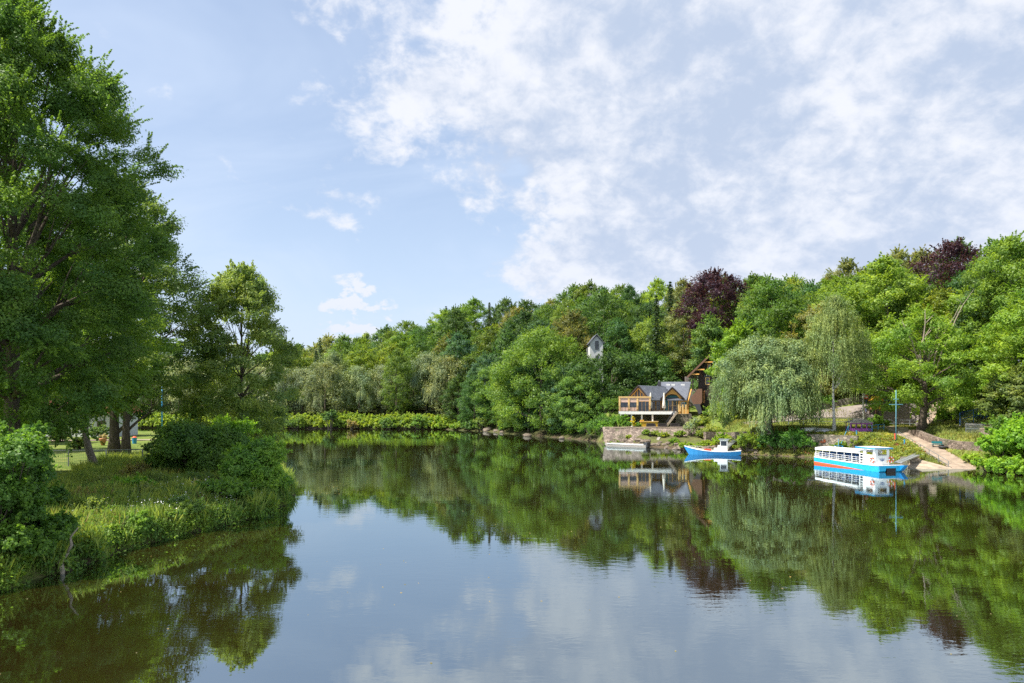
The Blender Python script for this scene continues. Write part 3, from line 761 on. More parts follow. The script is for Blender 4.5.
# weeping willow
def soft_tree(name, label, px, D, z, Hh, Rr, seed, col, ns, length, H0=0.5, bark='bark', tr=.4, leaf=.34, seg=.2, env=ENV_ROUND, bd=(14, 12, 30), path=None, aspect=.34, lr=.36, tassel=26):
    x = (px - 512) / F * D
    root = thing(name, label, 'tree', (x, D, z))
    v, t, L = broad(seed, max(H0, Hh * .42), Hh, Rr * .86, env, bd[0], bd[1], bd[2], leaf * .85, lobe_r=lr, flat=.9, inner=.1)
    v2, t2 = strands(seed + 1, H0, Hh, Rr, ns, seg, leaf, length, env, aspect=aspect, tassel=tassel)
    finish_leaves(np.concatenate([v, v2]), np.random.RandomState(seed), 'crown', 'leaf_soft', np.concatenate([t, t2]), root, col)
    trunk_mesh(seed, Hh, tr, [tuple(q) for q in L[::2]], path=path).build('trunk', bark, root, smooth=True)
    return root
xw, yw, zw = gp(770, 103)
soft_tree('weeping_willow', 'big silvery weeping willow drooping to the water by the small blue boat', 770, 103, zw, 15.4 - zw + 1.2, 8.4, 601, (0.100, 0.150, 0.050), 6600, (1.6, 5.2), H0=0.3, tr=.6,
          env=([0, .12, .35, .6, .8, .92, 1], [.62, .86, 1, .92, .66, .40, .12]), bd=(32, 16, 75), lr=.27)
x, y, z = hit(837, 433)
soft_tree('birch_tree', 'tall drooping birch with pale trunk beside the purple pavilion', 834, y, z, CH + 100 / F * y - z + .5, 4.9, 611, (0.100, 0.145, 0.036), 2900, (1.5, 5), H0=3.2, bark='birch', tr=.24, leaf=.26,
          env=([0, .15, .4, .65, .85, 1], [.5, .85, 1, .85, .6, .15]), bd=(22, 12, 22), lr=.28)
soft_tree('birch_tree', 'second birch with white trunk behind the purple pavilion', 864, 112, g(352 / F * 112, 112), 14.5, 3.4, 621, (0.095, 0.140, 0.036), 1600, (1.2, 4), H0=4.0, bark='birch', tr=.2, leaf=.26,
          env=([0, .15, .4, .65, .85, 1], [.5, .85, 1, .85, .6, .15]), bd=(18, 12, 20), lr=.28)

# ================================================================== LEFT BANK TREES
tree('hornbeam_tree', 'enormous dark green tree filling the left edge of the picture', 'tree', (-33.4, 45.5, 1.3), 32.8, 7.1, 701, (0.062, 0.122, 0.020), 0.17,
     ([0, .12, .3, .5, .66, .78, .9, 1], [.70, .90, .95, 1, 1, .74, .50, .10]), .6, 'bark', 150, 13, 165, .16, lobe_r=.18, flat=.75, clump_r=.44, limbs=44, inner=.02, ragged=.62, sprays=2600, spray_len=1.5)
tree('hornbeam_tree', 'dark tree beyond the left edge, its crown overlapping the enormous one', 'tree', (-43.0, 54.0, 1.5), 26, 8.5, 702, (0.06, 0.12, 0.016), 0.10,
     ENV_ROUND, .5, 'bark', 44, 16, 90, .26, lobe_r=.25, flat=.45, limbs=12)
tree('linden_tree', 'lime green tree with crooked leaning pale trunk behind the wire fence', 'tree', (*at(93, 472, 61.7)[:2], 1.45), 17.5, 5.8, 703, (0.085, 0.150, 0.018), 0.38, ENV_ROUND, .42, 'bark_pale',
     40, 14, 90, .20, lobe_r=.27, flat=.5, limbs=12, sprays=300,
     trunk_path=[(0.35, 0, -.4), (0.15, 0, .6), (-.35, 0, 2.0), (-.75, 0.1, 3.4), (-.8, .2, 4.6), (-.2, .3, 6.2), (.6, .3, 8.2), (1.0, .3, 11), (1.0, .2, 14.5)])
tree('oak_tree', 'tall dark oak with straight mossy trunk, right of the leaning trunk', 'tree', (-43.0, 76, 1.55), 30.5, 8.8, 704, (0.065, 0.112, 0.025), 0.20,
     ([0, .15, .4, .65, .85, 1], [.62, .95, 1, .78, .5, .14]), .45, 'bark', 64, 14, 76, .25, lobe_r=.22, flat=.65, limbs=18, inner=.04, ragged=.5, sprays=500, spray_len=1.4)
tree('oak_tree', 'dark trunked oak close behind the mossy oak', 'tree', (-46.0, 79, 1.55), 24, 6.5, 705, (0.045, 0.085, 0.018), 0.2, ENV_ROUND, .62, 'bark', 30, 13, 60, .28, lobe_r=.27, limbs=10)
tree('alder_tree', 'airy mid sized tree standing alone at the tip of the left bank', 'tree', (*at(240, 0, 84)[:2], 1.3), 22.6, 6.3, 706, (0.110, 0.165, 0.038), 0.08,
     ([0, .15, .35, .6, .8, .93, 1], [.8, 1, .98, .88, .70, .45, .2]), .34, 'bark', 60, 13, 80, .26, lobe_r=.25, flat=.8, limbs=30, inner=.05, clump_r=.38, sprays=350)
# park trees further back on the left
pk = [(-98, 138, 15, 'mid'), (-112, 150, 17, 'dark'), (-88, 122, 16, 'mid'), (-74, 98, 17, 'dark'), (-86, 106, 19, 'mid'), (-62, 84, 18, 'dark'), (-125, 165, 16, 'olive'), (-100, 120, 20, 'dark')]
pk.sort(key=lambda q: q[0] / q[1])
for j, (x, y, H, ck) in enumerate(pk):
    k = [0, 1, 3, 5][j % 4]
    copy_tree(protos[k][1], (x, y, g(x, y) - .2), (H / 20, H / 20, H / 20), j * 1.3, COL[ck],
              '%s tree in the park behind the left bank, %s counting from the left' % (WORD[ck], ORD[j]), 'park trees behind the left bank')

# ---- shrubs of the left bank
G_LB = None
def bush(px, base, D, wpx, toppy, col, lab, seed, leaf=.16, per=1500, name='bush', n=9, flat=.8, up=.5, group=None, mat='leaf', aspect=.7, big=1.0):
    x = (px - 512) / F * D; z = max(g(x, D), 0.05); H = CH + (HY - toppy) / F * D - z; Rr = wpx / 2 / F * D
    return shrub(name, lab, 'bush', x, D, z, [(a, b, c, q * (big if i else 1)) for i, (a, b, c, q) in enumerate(round_specs(seed, Rr, H, n))] + ([(Rr * .8 * math.cos(t_), Rr * .8 * math.sin(t_), .5 + .25 * (j_ % 3), .75) for j_, t_ in enumerate([-2.6 + .4 * q_ for q_ in range(9)])] if big < 1 else []), leaf, per, col, seed, group, flat, up, True, mat, aspect)
bush(-12, 588, 31, 142, 425, (0.058, 0.125, 0.018), 'big dark leafy bush hanging over the water at the left edge', 801, .14, 3000, n=34, flat=.9, big=.62)
bush(8, 560, 37.5, 96, 405, (0.06, 0.13, 0.02), 'dark bush above the dead stump on the left bank', 802, .15, 2200, n=26, big=.62)
bush(132, 503, 46, 56, 477, (0.085, 0.185, 0.016), 'small bright green bush standing alone among the tall grass', 803, .17, 2200, n=6)
bush(200, 480, 56, 92, 420, (0.068, 0.135, 0.022), 'wide dark green bush in the middle of the left bank', 804, .17, 1500, n=13)
bush(236, 470, 58.5, 52, 411, (0.115, 0.215, 0.018), 'bright yellow green bush peeking over the dark bushes', 805, .17, 1700, n=7)
bush(256, 505, 51.5, 74, 438, (0.100, 0.19, 0.026), 'rounded green bush overhanging the tip of the left bank', 806, .17, 2000, n=13)
bush(226, 515, 46.6, 66, 478, (0.075, 0.150, 0.022), 'low spreading bush at the foot of the bank left of the tip', 807, .13, 2200, n=8)
bush(180, 528, 42.3, 60, 494, (0.080, 0.145, 0.035), 'low pale bush dotted with white blossom at the water edge', 808, .11, 2600, n=7)
bush(88, 560, 36.2, 54, 528, (0.085, 0.165, 0.025), 'low leafy plant clump at the water edge right of the dead stump', 809, .12, 2600, n=7)
bush(132, 546, 38.6, 40, 524, (0.075, 0.140, 0.025), 'small nettle clump at the water edge below the tall grass', 810, .10, 2600, n=6)
bush(168, 462, 60, 50, 438, (0.065, 0.12, 0.025), 'dark low bush right of the mossy oak trunk', 811, .17, 1200, n=7)

rb = random.Random(77); k = 0
bush(60, 0, 104, 26, 428, (.07, .12, .03), 'park shrub in front of the left part of the white house', 860, .22, 500)
bush(99, 0, 112, 22, 426, (.06, .11, .03), 'park shrub in front of the right end of the white house', 861, .22, 500)
bush(78, 0, 88, 16, 437, (.09, .14, .03), 'small park shrub on the lawn left of the leaning trunk', 862, .2, 700)
EDGE = [(-21.9, 30.0), (-21.2, 33.6), (-20.9, 35.6), (-20.2, 37.6), (-19.7, 39.6), (-19.2, 41.6), (-18.7, 43.4), (-18.0, 45.0), (-17.4, 46.8)]
EDN = ['nearest', 'second', 'third', 'fourth', 'fifth', 'sixth', 'seventh', 'eighth', 'farthest']
for k, (x, y) in enumerate(EDGE):
    x -= rb.uniform(.3, .9)
    shrub('bank_plant', '%s of the low leafy plants lining the left bank edge from the camera outward' % EDN[k], 'plant', x, y, max(g(x, y), .1), round_specs(830 + k, rb.uniform(.7, 1.3), rb.uniform(.6, 1.3), 5), .11, 2600,
          [(.09, .17, .025), (.065, .125, .022), (.12, .19, .03)][k % 3], 830 + k, 'leafy plants along the left bank edge')
MID = [(-24.0, 38.2, 1.2, 1.3), (-23.6, 43.5, 1.4, 1.2), (-21.8, 44.6, 1.1, 1.0), (-26.2, 41.5, 1.2, 1.1), (-25.2, 48.5, 1.5, 1.5), (-28.2, 46.8, 1.3, 1.2), (-22.3, 49.3, 1.4, 1.4), (-29.0, 52.5, 1.6, 1.5), (-25.0, 35.5, 1.0, 1.0)]
for k, (x, y, rr1, hh1) in enumerate(MID):
    shrub('meadow_plant', '%s of the weed clumps standing in the tall grass, nearest first' % EDN[[8, 3, 4, 2, 6, 5, 7, 8, 0][k] if k else 1], 'plant', x, y, g(x, y), round_specs(850 + k, rr1, hh1, 6), .10, 1500,
          [(.10, .15, .035), (.13, .17, .045), (.075, .13, .03), (.15, .15, .05)][k % 4], 850 + k, 'weed clumps in the tall grass', .9, .3)
# ---- grass
def blades(seed, n, region, h, w, lean=.35, maskfn=None):
    rng = np.random.RandomState(seed)
    P = np.column_stack([rng.uniform(region[0], region[1], n * 3), rng.uniform(region[2], region[3], n * 3)])
    k = maskfn(P, rng); P = P[k][:n]; n = len(P); z = gz(P)
    hh = (h[0] + (h[1] - h[0]) * rng.rand(n)**1.5)
    # patches of taller and shorter growth
    hh *= 0.65 + 0.5 * (np.sin(P[:, 0] * 1.3 + np.sin(P[:, 1] * .9)) * np.sin(P[:, 1] * 1.1) * .5 + .5) + .2 * rng.rand(n)
    a = rng.rand(n) * 2 * np.pi; d = np.column_stack([np.cos(a), np.sin(a), np.zeros(n)])
    b = np.column_stack([-np.sin(a), np.cos(a), np.zeros(n)])
    base = np.column_stack([P, z - .03]); l = (lean * hh * rng.rand(n))[:, None]
    up = np.array([0, 0, 1.0])
    v = np.empty((n, 4, 3)); ww = (w * (.6 + .8 * rng.rand(n)))[:, None]
    v[:, 0] = base - b * ww * .5; v[:, 1] = base + b * ww * .5
    v[:, 2] = base + up * hh[:, None] * .6 + d * l * .4 + b * ww * .35; v[:, 3] = base + up * hh[:, None] + d * l - b * ww * .1
    return v, rng
def mask_bank(P, rng):
    s = sdl(P); return (s > 0.0) & (s < 17)
v, r_ = blades(1, 150000, (-44, -16.3, 27, 72), (.35, 1.2), .05, .5, mask_bank)
o = finish_leaves(v, r_, 'tall_grass', 'grass_blade', np.clip(.62 + .25 * r_.randn(len(v)), 0, 1), None, (0.125, 0.180, 0.034)); tag(o, 'tall meadow grass and weeds covering the left bank', 'grass', kind='stuff')
v, r_ = blades(2, 15000, (-44, -16.5, 30, 66), (.4, 1.1), .06, .5, lambda P, rng: (lambda s: (s > .3) & (s < 12) & (np.sin(P[:, 0] * .8 + 1) * np.sin(P[:, 1] * .55) > .1))(sdl(P)))
o = finish_leaves(v, r_, 'dry_grass', 'grass_blade', None, None, (0.17, 0.14, 0.055)); tag(o, 'dry straw coloured grass tufts on the left bank', 'grass', kind='stuff')
def weeds(seed, n, region, hts, leaf, maskfn):
    rng = np.random.RandomState(seed)
    P = np.column_stack([rng.uniform(region[0], region[1], n * 4), rng.uniform(region[2], region[3], n * 4)]); P = P[maskfn(P, rng)][:n]
    n = len(P); z = gz(P); m = 22
    hh = rng.uniform(hts[0], hts[1], n)
    q = rng.rand(n, m); pos = np.empty((n, m, 3))
    sp = .16 + .10 * rng.rand(n, 1)
    pos[:, :, 0] = P[:, 0:1] + rng.randn(n, m) * sp; pos[:, :, 1] = P[:, 1:2] + rng.randn(n, m) * sp; pos[:, :, 2] = z[:, None] + q * hh[:, None]
    pos = pos.reshape(-1, 3); nn = np.array([0, 0, .8]) + .7 * rng.randn(len(pos), 3)
    tone = np.clip(np.repeat(.5 + .2 * rng.randn(n), m) + .1 * rng.randn(n * m), 0, 1)
    return leaf_quads(pos, nn, leaf, rng, .6), tone, rng
v, t, r_ = weeds(5, 15000, (-34, -16.3, 27, 66), (.3, 1.0), .12, lambda P, rng: (lambda s: (s > .1) & (s < 11))(sdl(P)))
o = finish_leaves(v, r_, 'leafy_undergrowth', 'leaf', t, None, (0.075, 0.140, 0.025)); tag(o, 'leafy weeds and nettles growing through the left bank grass', 'undergrowth', kind='stuff')
rng2 = np.random.RandomState(31)
cent = [(-20.3, 42.4), (-19.0, 45.6), (-21.5, 40.0), (-22, 47), (-19.5, 48.5)]
Pf = np.concatenate([np.array(c) + rng2.randn(38, 2) * np.array([.9, .8]) for c in cent]); Pf = Pf[sdl(Pf) > .2]
pf = np.column_stack([Pf, gz(Pf) + rng2.uniform(.6, 1.15, len(Pf))]); pf = np.repeat(pf, 4, 0) + rng2.randn(len(pf) * 4, 3) * .09
vf = leaf_quads(pf, np.array([0, -.4, 1.0]) + .5 * rng2.randn(len(pf), 3), .055, rng2, .9)
o = finish_leaves(vf, rng2, 'wild_flowers', 'white', None, None, (0.8, 0.8, 0.75)); tag(o, 'small white wild flowers scattered over the left bank', 'flowers', kind='stuff')
rng3 = np.random.RandomState(12); n3 = 170
Pl = np.column_stack([rng3.uniform(-22, 30, n3), rng3.uniform(19, 85, n3), np.full(n3, .012)])
Pl = np.concatenate([Pl, np.column_stack([rng3.normal(-16.2, 1.6, 90), rng3.normal(62, 5, 90), np.full(90, .012)])]); Pl = Pl[(sdl(Pl[:, :2]) < -.5)]
o = finish_leaves(leaf_quads(Pl, np.array([0, 0, 1.0]) + .02 * rng3.randn(len(Pl), 3), .09, rng3, .7), rng3, 'floating_leaves', 'leaf', None, None, (.20, .17, .08)); tag(o, 'scattered pale leaves and specks floating on the water', 'leaves', kind='stuff')
# right bank: rough grass, ground cover
def mask_right(P, rng):
    s = sdist(P, RIGHT); az = P[:, 0] / P[:, 1]; return (s > .3) & (s < 26) & (az > .3) & ~((P[:, 0] > 17) & (P[:, 0] < 50) & (P[:, 1] > 125))
v, r_ = blades(3, 60000, (34, 74, 70, 124), (.12, .42), .11, .5, mask_right)
keep = (lambda c: np.abs(np.interp(c[:, 1], [79, 101.5, 112], [52.6, 57.2, 60]) - c[:, 0]) > 1.35)(v[:, 0, :2])
v = v[keep]
o = finish_leaves(v, r_, 'rough_grass', 'grass_blade', np.clip(.6 + .25 * r_.randn(len(v)), 0, 1), None, (0.115, 0.135, 0.03)); tag(o, 'sunlit rough grass on the right shore', 'grass', kind='stuff')
def mask_cover(P, rng):
    s = sdist(P, RIGHT); az = P[:, 0] / P[:, 1]; return (s > 1.0) & (s < 7.5) & (az > .42) & (az < .60) & (P[:, 0] < np.interp(P[:, 1], [79, 83, 101.5, 108], [49, 51.0, 55.4, 56]))
v2, t2, r2 = weeds(8, 2600, (-26, -16.0, 27, 56), (.25, .8), .15, lambda P, rng: (lambda s: (s > -.12) & (s < .9))(sdl(P)))
o = finish_leaves(v2, r2, 'bank_edge_plants', 'leaf', t2, None, (0.085, 0.155, 0.025)); tag(o, 'leafy plants spilling over the edge of the left bank', 'undergrowth', kind='stuff')
v, t, r_ = weeds(6, 3000, (38, 56, 80, 106), (.1, .5), .26, mask_cover)
o = finish_leaves(v, r_, 'ground_cover', 'leaf', t, None, (0.14, 0.175, 0.035)); tag(o, 'yellow green ground cover plants on the slope behind the ferry', 'ground cover', kind='stuff')
v, t, r_ = weeds(7, 300, (38, 56, 80, 106), (.1, .45), .24, mask_cover)
o = finish_leaves(v, r_, 'red_ground_cover', 'leaf', t, None, (0.17, 0.06, 0.035)); tag(o, 'reddish creeping plants patching the slope behind the ferry', 'ground cover', kind='stuff')
# ================================================================== BUILT THINGS
def wall_open(mb, x0, x1, z0, z1, y0, y1, ox0, ox1, oz0, oz1):
    """wall in the x-z plane with one opening"""
    mb.box(x0, ox0, y0, y1, z0, z1); mb.box(ox1, x1, y0, y1, z0, z1)
    mb.box(ox0, ox1, y0, y1, z0, oz0); mb.box(ox0, ox1, y0, y1, oz1, z1); return mb
def window(parent, x0, x1, z0, z1, y, frame='timber', fw=.09, mull=1, trans=0, side=False, name='window'):
    """window facing -y (or -x when side): frame with its pane as sub-part"""
    f = MB(); p = MB()
    def bx(m, a, b, c, d, e, h):
        if side: m.box(c, d, a, b, e, h)
        else: m.box(a, b, c, d, e, h)
    bx(f, x0, x0 + fw, y - .06, y + .05, z0, z1); bx(f, x1 - fw, x1, y - .06, y + .05, z0, z1)
    bx(f, x0 + fw, x1 - fw, y - .06, y + .05, z0, z0 + fw); bx(f, x0 + fw, x1 - fw, y - .06, y + .05, z1 - fw, z1)
    for i in range(1, mull + 1):
        c = x0 + (x1 - x0) * i / (mull + 1); bx(f, c - fw * .35, c + fw * .35, y - .05, y + .04, z0 + fw, z1 - fw)
    for i in range(1, trans + 1):
        c = z0 + (z1 - z0) * i / (trans + 1); bx(f, x0 + fw, x1 - fw, y - .045, y + .035, c - fw * .3, c + fw * .3)
    o = f.build(name, frame, parent)
    bx(p, x0 + fw, x1 - fw, y + .0, y + .02, z0 + fw, z1 - fw); p.build('pane', 'glass', o)
    return o

# ---- timber restaurant on its stilted deck.  local x to the right, y away, z = height over the water
D0 = 131.0; mx = D0 / F                              # metres to a pixel there
def hx(px): return (px - 619) * mx
def hz(py, d=0.0): return CH + (HY - py) / F * (D0 + d)
X0 = (619 - 512) * mx
rest = thing('restaurant', 'timber restaurant with slate roofs on a white edged deck over the river', 'restaurant', (X0, D0, 0), R(-8))
MB().box(0, hx(675), 0, 5, hz(411.9), hz(411.9) + .16).build('deck', 'plank_grey', rest)
MB().box(-.05, hx(675) + .05, -.10, 0, hz(414.2), hz(411.5)).build('fascia', 'white', rest)
for px in (621, 631.5, 641.5, 652):
    MB().box(hx(px) - .14, hx(px) + .14, .2, .48, 2.6, hz(414.2)).build('deck_post', 'white', rest)
    MB().box(hx(px) - .12, hx(px) + .12, 2.9, 3.14, 2.6, hz(412)).build('deck_post', 'grey_paint', rest)
MB().box(0.1, hx(678), 3.3, 3.7, 2.6, hz(412) - .05).build('basement_wall', 'stone_dark', rest)
rl = MB(); zt = hz(411.5)
for i in range(19):
    x = i * hx(675) / 18; rl.beam((x, .03, zt), (x, .03, zt + 1.05), .06)
rl.beam((0, .03, zt + 1.05), (hx(675), .03, zt + 1.05), .07)
for q in (.3, .55, .8): rl.beam((0, .03, zt + q), (hx(675), .03, zt + q), .02)
rl.build('railing', 'dark_metal', rest)
# glazed room at the left end of the deck
zf, zr = hz(411.6), hz(397.6)
fr = MB()
for px in (619.6, 628.7, 637.2, 649.5): fr.box(hx(px) - .16, hx(px) + .16, .25, .5, zf, zr)
fr.box(0, hx(650.4), .2, .55, zr - .02, zr + .22); fr.box(0, .22, .5, 4.6, zr - .02, zr + .22); fr.box(0.02, .2, 4.2, 4.5, zf, zr)
fr.build('glazed_room_frame', 'timber_pale', rest)
for a, b in ((620.4, 627.9), (629.5, 636.4)):
    MB().box(hx(a), hx(b), .34, .40, hz(402.3), zr - .04).build('blind', 'blind', rest)
    MB().box(hx(a), hx(b), .34, .40, zf, hz(407.2)).build('parapet', 'blind', rest)
    window(rest, hx(a), hx(b), hz(407.2), hz(402.3), .38, 'dark_metal', .05, 1)
MB().box(hx(638.1), hx(648.7), .34, .40, hz(401.2), zr - .04).build('blind', 'blind', rest)
window(rest, hx(638.1), hx(648.7), zf, hz(401.2), .38, 'timber', .05, 2)
MB().box(.02, .08, .5, 4.3, zf, zr).build('end_glazing', 'glass', rest)
MB().box(.1, hx(650), .55, 4.8, zr + .02, zr + .12).build('flat_roof', 'plank_grey', rest)
# facade behind the deck
wz0, wz1 = hz(411.6), hz(399.4, 5)
w = MB(); w.box(hx(637), hx(686), 5.0, 5.25, 2.9, wz1)
w.build('facade', 'timber', rest)
MB().box(hx(637), hx(637) + .25, 5.25, 13, 5, wz1).build('side_wall', 'timber', rest)
MB().box(hx(636.9), hx(690), 12.8, 13, 5, wz1 + .3).build('back_wall', 'timber', rest)
window(rest, hx(652.5), hx(656.3), zf + .2, wz1 - .3, 4.97, 'timber_pale', .1, 1)
window(rest, hx(657.2), hx(661.5), zf + .2, wz1 - .3, 4.97, 'timber_pale', .1, 1)
# arched porch gable
cx = hx(672.6); gw = 1.75; ez = hz(397.0, 3.5); az_ = hz(388.2, 3.5)
pg = MB()
prof = [(cx - gw, ez), (cx, az_ - .1), (cx + gw, ez), (cx + gw, ez - .35)]
arch = [(cx + 1.35 * math.cos(t), ez - .45 + 1.0 * math.sin(t)) for t in [math.pi * k / 10 for k in range(11)]]
prof += arch + [(cx - gw, ez - .35)]
pg.prism([(x, 3.4, z) for x, z in prof], (0, .2, 0)); pg.build('porch_gable', 'timber', rest)
arch2 = [(cx + 1.3 * math.cos(t), 3.85, ez - .45 + .95 * math.sin(t)) for t in [math.pi * k / 10 for k in range(11)]]
MB().prism(arch2, (0, .05, 0)).build('arch_light', 'teal', rest)
for sx in (-1, 1):
    MB().box(cx + sx * 1.55 - .12, cx + sx * 1.55 + .12, 3.4, 3.65, zf, ez - .3).build('porch_post', 'timber_pale', rest)
pr = MB()
for sx in (-1, 1):
    pr.prism([(cx, 3.0, az_ + .08), (cx, 8.5, az_ + .08), (cx + sx * 2.3, 8.5, ez - .55), (cx + sx * 2.3, 3.0, ez - .55)], (0, 0, .16))
pr.build('porch_roof', 'slate', rest)
bb = MB()
for sx in (-1, 1): bb.beam((cx, 2.95, az_ + .12), (cx + sx * 2.3, 2.95, ez - .47), .08, .26)
bb.build('bargeboard', 'timber_dark', rest)
# small carved sign line on the porch gable
sg = MB()
for i in range(7):
    t = (i - 3) * .22; sg.box(cx + t - .07, cx + t + .07, 3.36, 3.40, ez + .28 - abs(t) * .15, ez + .52 - abs(t) * .15)
sg.build('gable_carving', 'timber_dark', rest)
dr = window(rest, cx - .75, cx + .1, zf, ez - .6, 3.9, 'timber_pale', .12, 0, 1, name='door')
window(rest, cx + .12, cx + .95, zf, ez - .6, 3.9, 'timber_pale', .12, 0, 1, name='door')
MB().box(cx - 1.4, cx - .78, 3.88, 3.98, zf, ez - .6).build('side_panel', 'teal', rest)
MB().box(cx + .98, cx + 1.4, 3.88, 3.98, zf, ez - .6).build('side_panel', 'teal', rest)
# right part
MB().box(hx(678.5), hx(688), 3.6, 3.85, 5.3, hz(400.2, 3.6)).build('wing_wall', 'timber', rest)
for a, b in ((680, 681.6), (685.2, 686.8)): MB().box(hx(a), hx(b), 3.54, 3.59, hz(407, 3.6), hz(402, 3.6)).build('shutter', 'teal', rest)
window(rest, hx(681.8), hx(685.0), hz(407, 3.6), hz(402, 3.6), 3.57, 'white', .08, 1)
gb = MB(); gb.prism([(hx(688), 3.6, 5.3), (hx(688), 3.6, hz(400.2, 3.6)), (hx(693.5), 7.5, hz(389, 7)), (hx(693.5), 11.5, hz(398, 8)), (hx(693.5), 11.5, 5.3)], (.2, 0, 0))
gb.build('gable_wall', 'timber', rest)
# roofs, drawn by ridge and eave
def roof(poly, th=.18): return MB().prism(poly, (0, 0, th))
A = (hx(638.6), 2.2, hz(386.2, 2.2)); B = (hx(668), 6.5, hz(387.6, 6.5))
E1 = (hx(650.2), 1.4, hz(401.0, 1.4)); E2 = (hx(669), 4.4, hz(400.4, 4.4))
roof([A, B, E2, E1]).build('roof_slope', 'slate', rest)
W1 = (hx(627.4), 4.8, hz(399, 4.8)); W2 = (hx(640), 11.5, hz(397, 11.5)); B2 = (hx(660), 9.2, hz(387.6, 8))
roof([A, W1, W2, B2, B]).build('roof_slope', 'slate', rest)
ge = MB(); ge.beam(Vector(A) + Vector((-.05, -.1, .02)), Vector(W1) + Vector((-.05, -.1, .02)), .12, .34); ge.beam(Vector(A) + Vector((0, -.12, .02)), Vector(E1) + Vector((0, -.1, .02)), .12, .3)
ge.build('bargeboard', 'timber_dark', rest)
gl = MB(); gl.prism([(hx(638.8), 2.75, hz(388.8, 2.6)), (hx(630.5), 4.4, hz(398.5, 4)), (hx(647.5), 1.9, hz(399, 2))], (.12, .1, 0)); g_ = gl.build('gable_glazing', 'glass', rest)
gf = MB(); P0 = Vector((hx(638.8), 2.6, hz(388.3, 2.6))); P1 = Vector((hx(630), 4.3, hz(398.2, 4))); P2 = Vector((hx(648), 1.7, hz(398.6, 2)))
gf.beam(P0, P1, .14, .22); gf.beam(P0, P2, .14, .22); gf.beam(P1, P2, .14, .22)
for t in (.3, .45, .6, .75):
    Q = P1.lerp(P2, t); top = P0.lerp(P1, 1 - t / .5) if t < .5 else P0.lerp(P2, (t - .5) / .5); gf.beam(Q, top, .09, .09)
gf.build('gable_frame', 'timber', rest)
# main roof with prow overhang
a1 = (hx(656), 6.2, hz(389.5, 6.2)); a2 = (hx(663), 9.5, hz(383.0, 9.5)); a3 = (hx(695), 9.5, hz(383.0, 9.5)); a4 = (hx(686.8), 3.1, hz(400.6, 3.1)); a5 = (hx(668), 3.1, hz(400.6, 3.1))
rs_ = roof([a1, a2, a3, a4, a5], .2).build('roof_slope', 'slate', rest)
roof([a2, a3, (hx(688), 15, hz(397, 15)), (hx(660), 15, hz(397, 15))], .2).build('roof_slope', 'slate', rest)
for px in (671, 676, 686):
    y = 8.2; z = hz(385.5, y); MB().box(hx(px) - .35, hx(px) + .35, y - .1, y + .5, z - .1, z + .28).build('skylight', 'white', rest)
c_ = MB().box(hx(661.2) - .3, hx(661.2) + .35, 7.0, 7.7, hz(390, 7), hz(381.6, 7)).build('chimney', 'dark_metal', rest)
MB().tube([(hx(661.2), 7.3, hz(381.6, 7)), (hx(661.2), 7.3, hz(380.4, 7))], .14, 8).build('chimney_pot', 'steel', c_)
# outside stair from deck to terrace
st = MB(); sx0, sx1 = hx(675), hx(665)
n = 15
for i in range(n):
    t = i / n; x = sx0 + (sx1 - sx0) * t; z = zf - (zf - 2.95) * (t + 1 / n)
    st.box(x - .3, x, -1.4, -.12, z - .08, z)
st.build('stair_treads', 'plank_grey', rest)
sr_ = MB()
for y in (-1.4, -.15):
    sr_.beam((sx0, y, zf - .1), (sx1 - .1, y, 2.9), .1, .3)
sr_.build('stair_stringer', 'concrete', rest)
sr_ = MB()
for y in (-1.4, -.15):
    sr_.beam((sx0, y, zf + .9), (sx1, y, 3.85), .06)
    for i in range(6):
        t = i / 5; sr_.beam((sx0 + (sx1 - sx0) * t, y, zf - (zf - 2.9) * t), (sx0 + (sx1 - sx0) * t, y, zf + .95 - (zf - 2.9) * t), .05)
sr_.build('stair_rail', 'dark_metal', rest)
# terrace front right of the deck with its pale posts
tb = MB(); tb.box(hx(675), hx(690), .6, 3.6, 2.9, 5.35); tb.build('terrace_base', 'stone_dark', rest)
for px in (677.5, 681.5, 684.5): MB().box(hx(px) - .12, hx(px) + .12, .4, .62, 5.36, hz(404.5)).build('terrace_post', 'timber_pale', rest)

# closed parasols on the deck
def parasol(px, lab):
    x = (px - 512) / F * 132.2; z = zf + .08
    t = thing('closed_parasol', lab, 'parasol', (x, 132.2, z), 0, 'closed cream parasols on the restaurant deck')
    MB().tube([(0, 0, 0), (0, 0, 3.6)], .04, 8).build('pole', 'steel', t)
    MB().tube([(0, 0, .55), (0, 0, .7), (0, 0, 1.6), (0, 0, 2.6), (0, 0, 3.35), (0, 0, 3.6)], [.30, .38, .30, .2, .12, .03], 10).build('folded_canopy', 'canvas', t, smooth=True)
    MB().box(-.35, .35, -.35, .35, 0, .1).build('base', 'dark_metal', t)
parasol(650.6, 'closed cream parasol beside the glazed room, left of the two')
parasol(664.0, 'closed cream parasol beside the arched porch, right of the two')
# counter under the deck
x, y, z = at(648, 424, 129.4)
t = thing('counter', 'bright yellow wooden bar counter under the restaurant deck', 'counter', (x, 129.4, 2.88))
MB().box(-1.4, 1.9, 0, .7, 0, 1.0).build('body', 'yellow', t); MB().box(-1.5, 2.0, -.1, .8, 1.0, 1.08).build('top', 'timber_pale', t)
MB().box(-1.35, -.75, .02, .68, 1.08, 1.35).build('cabinet', 'yellow', t)
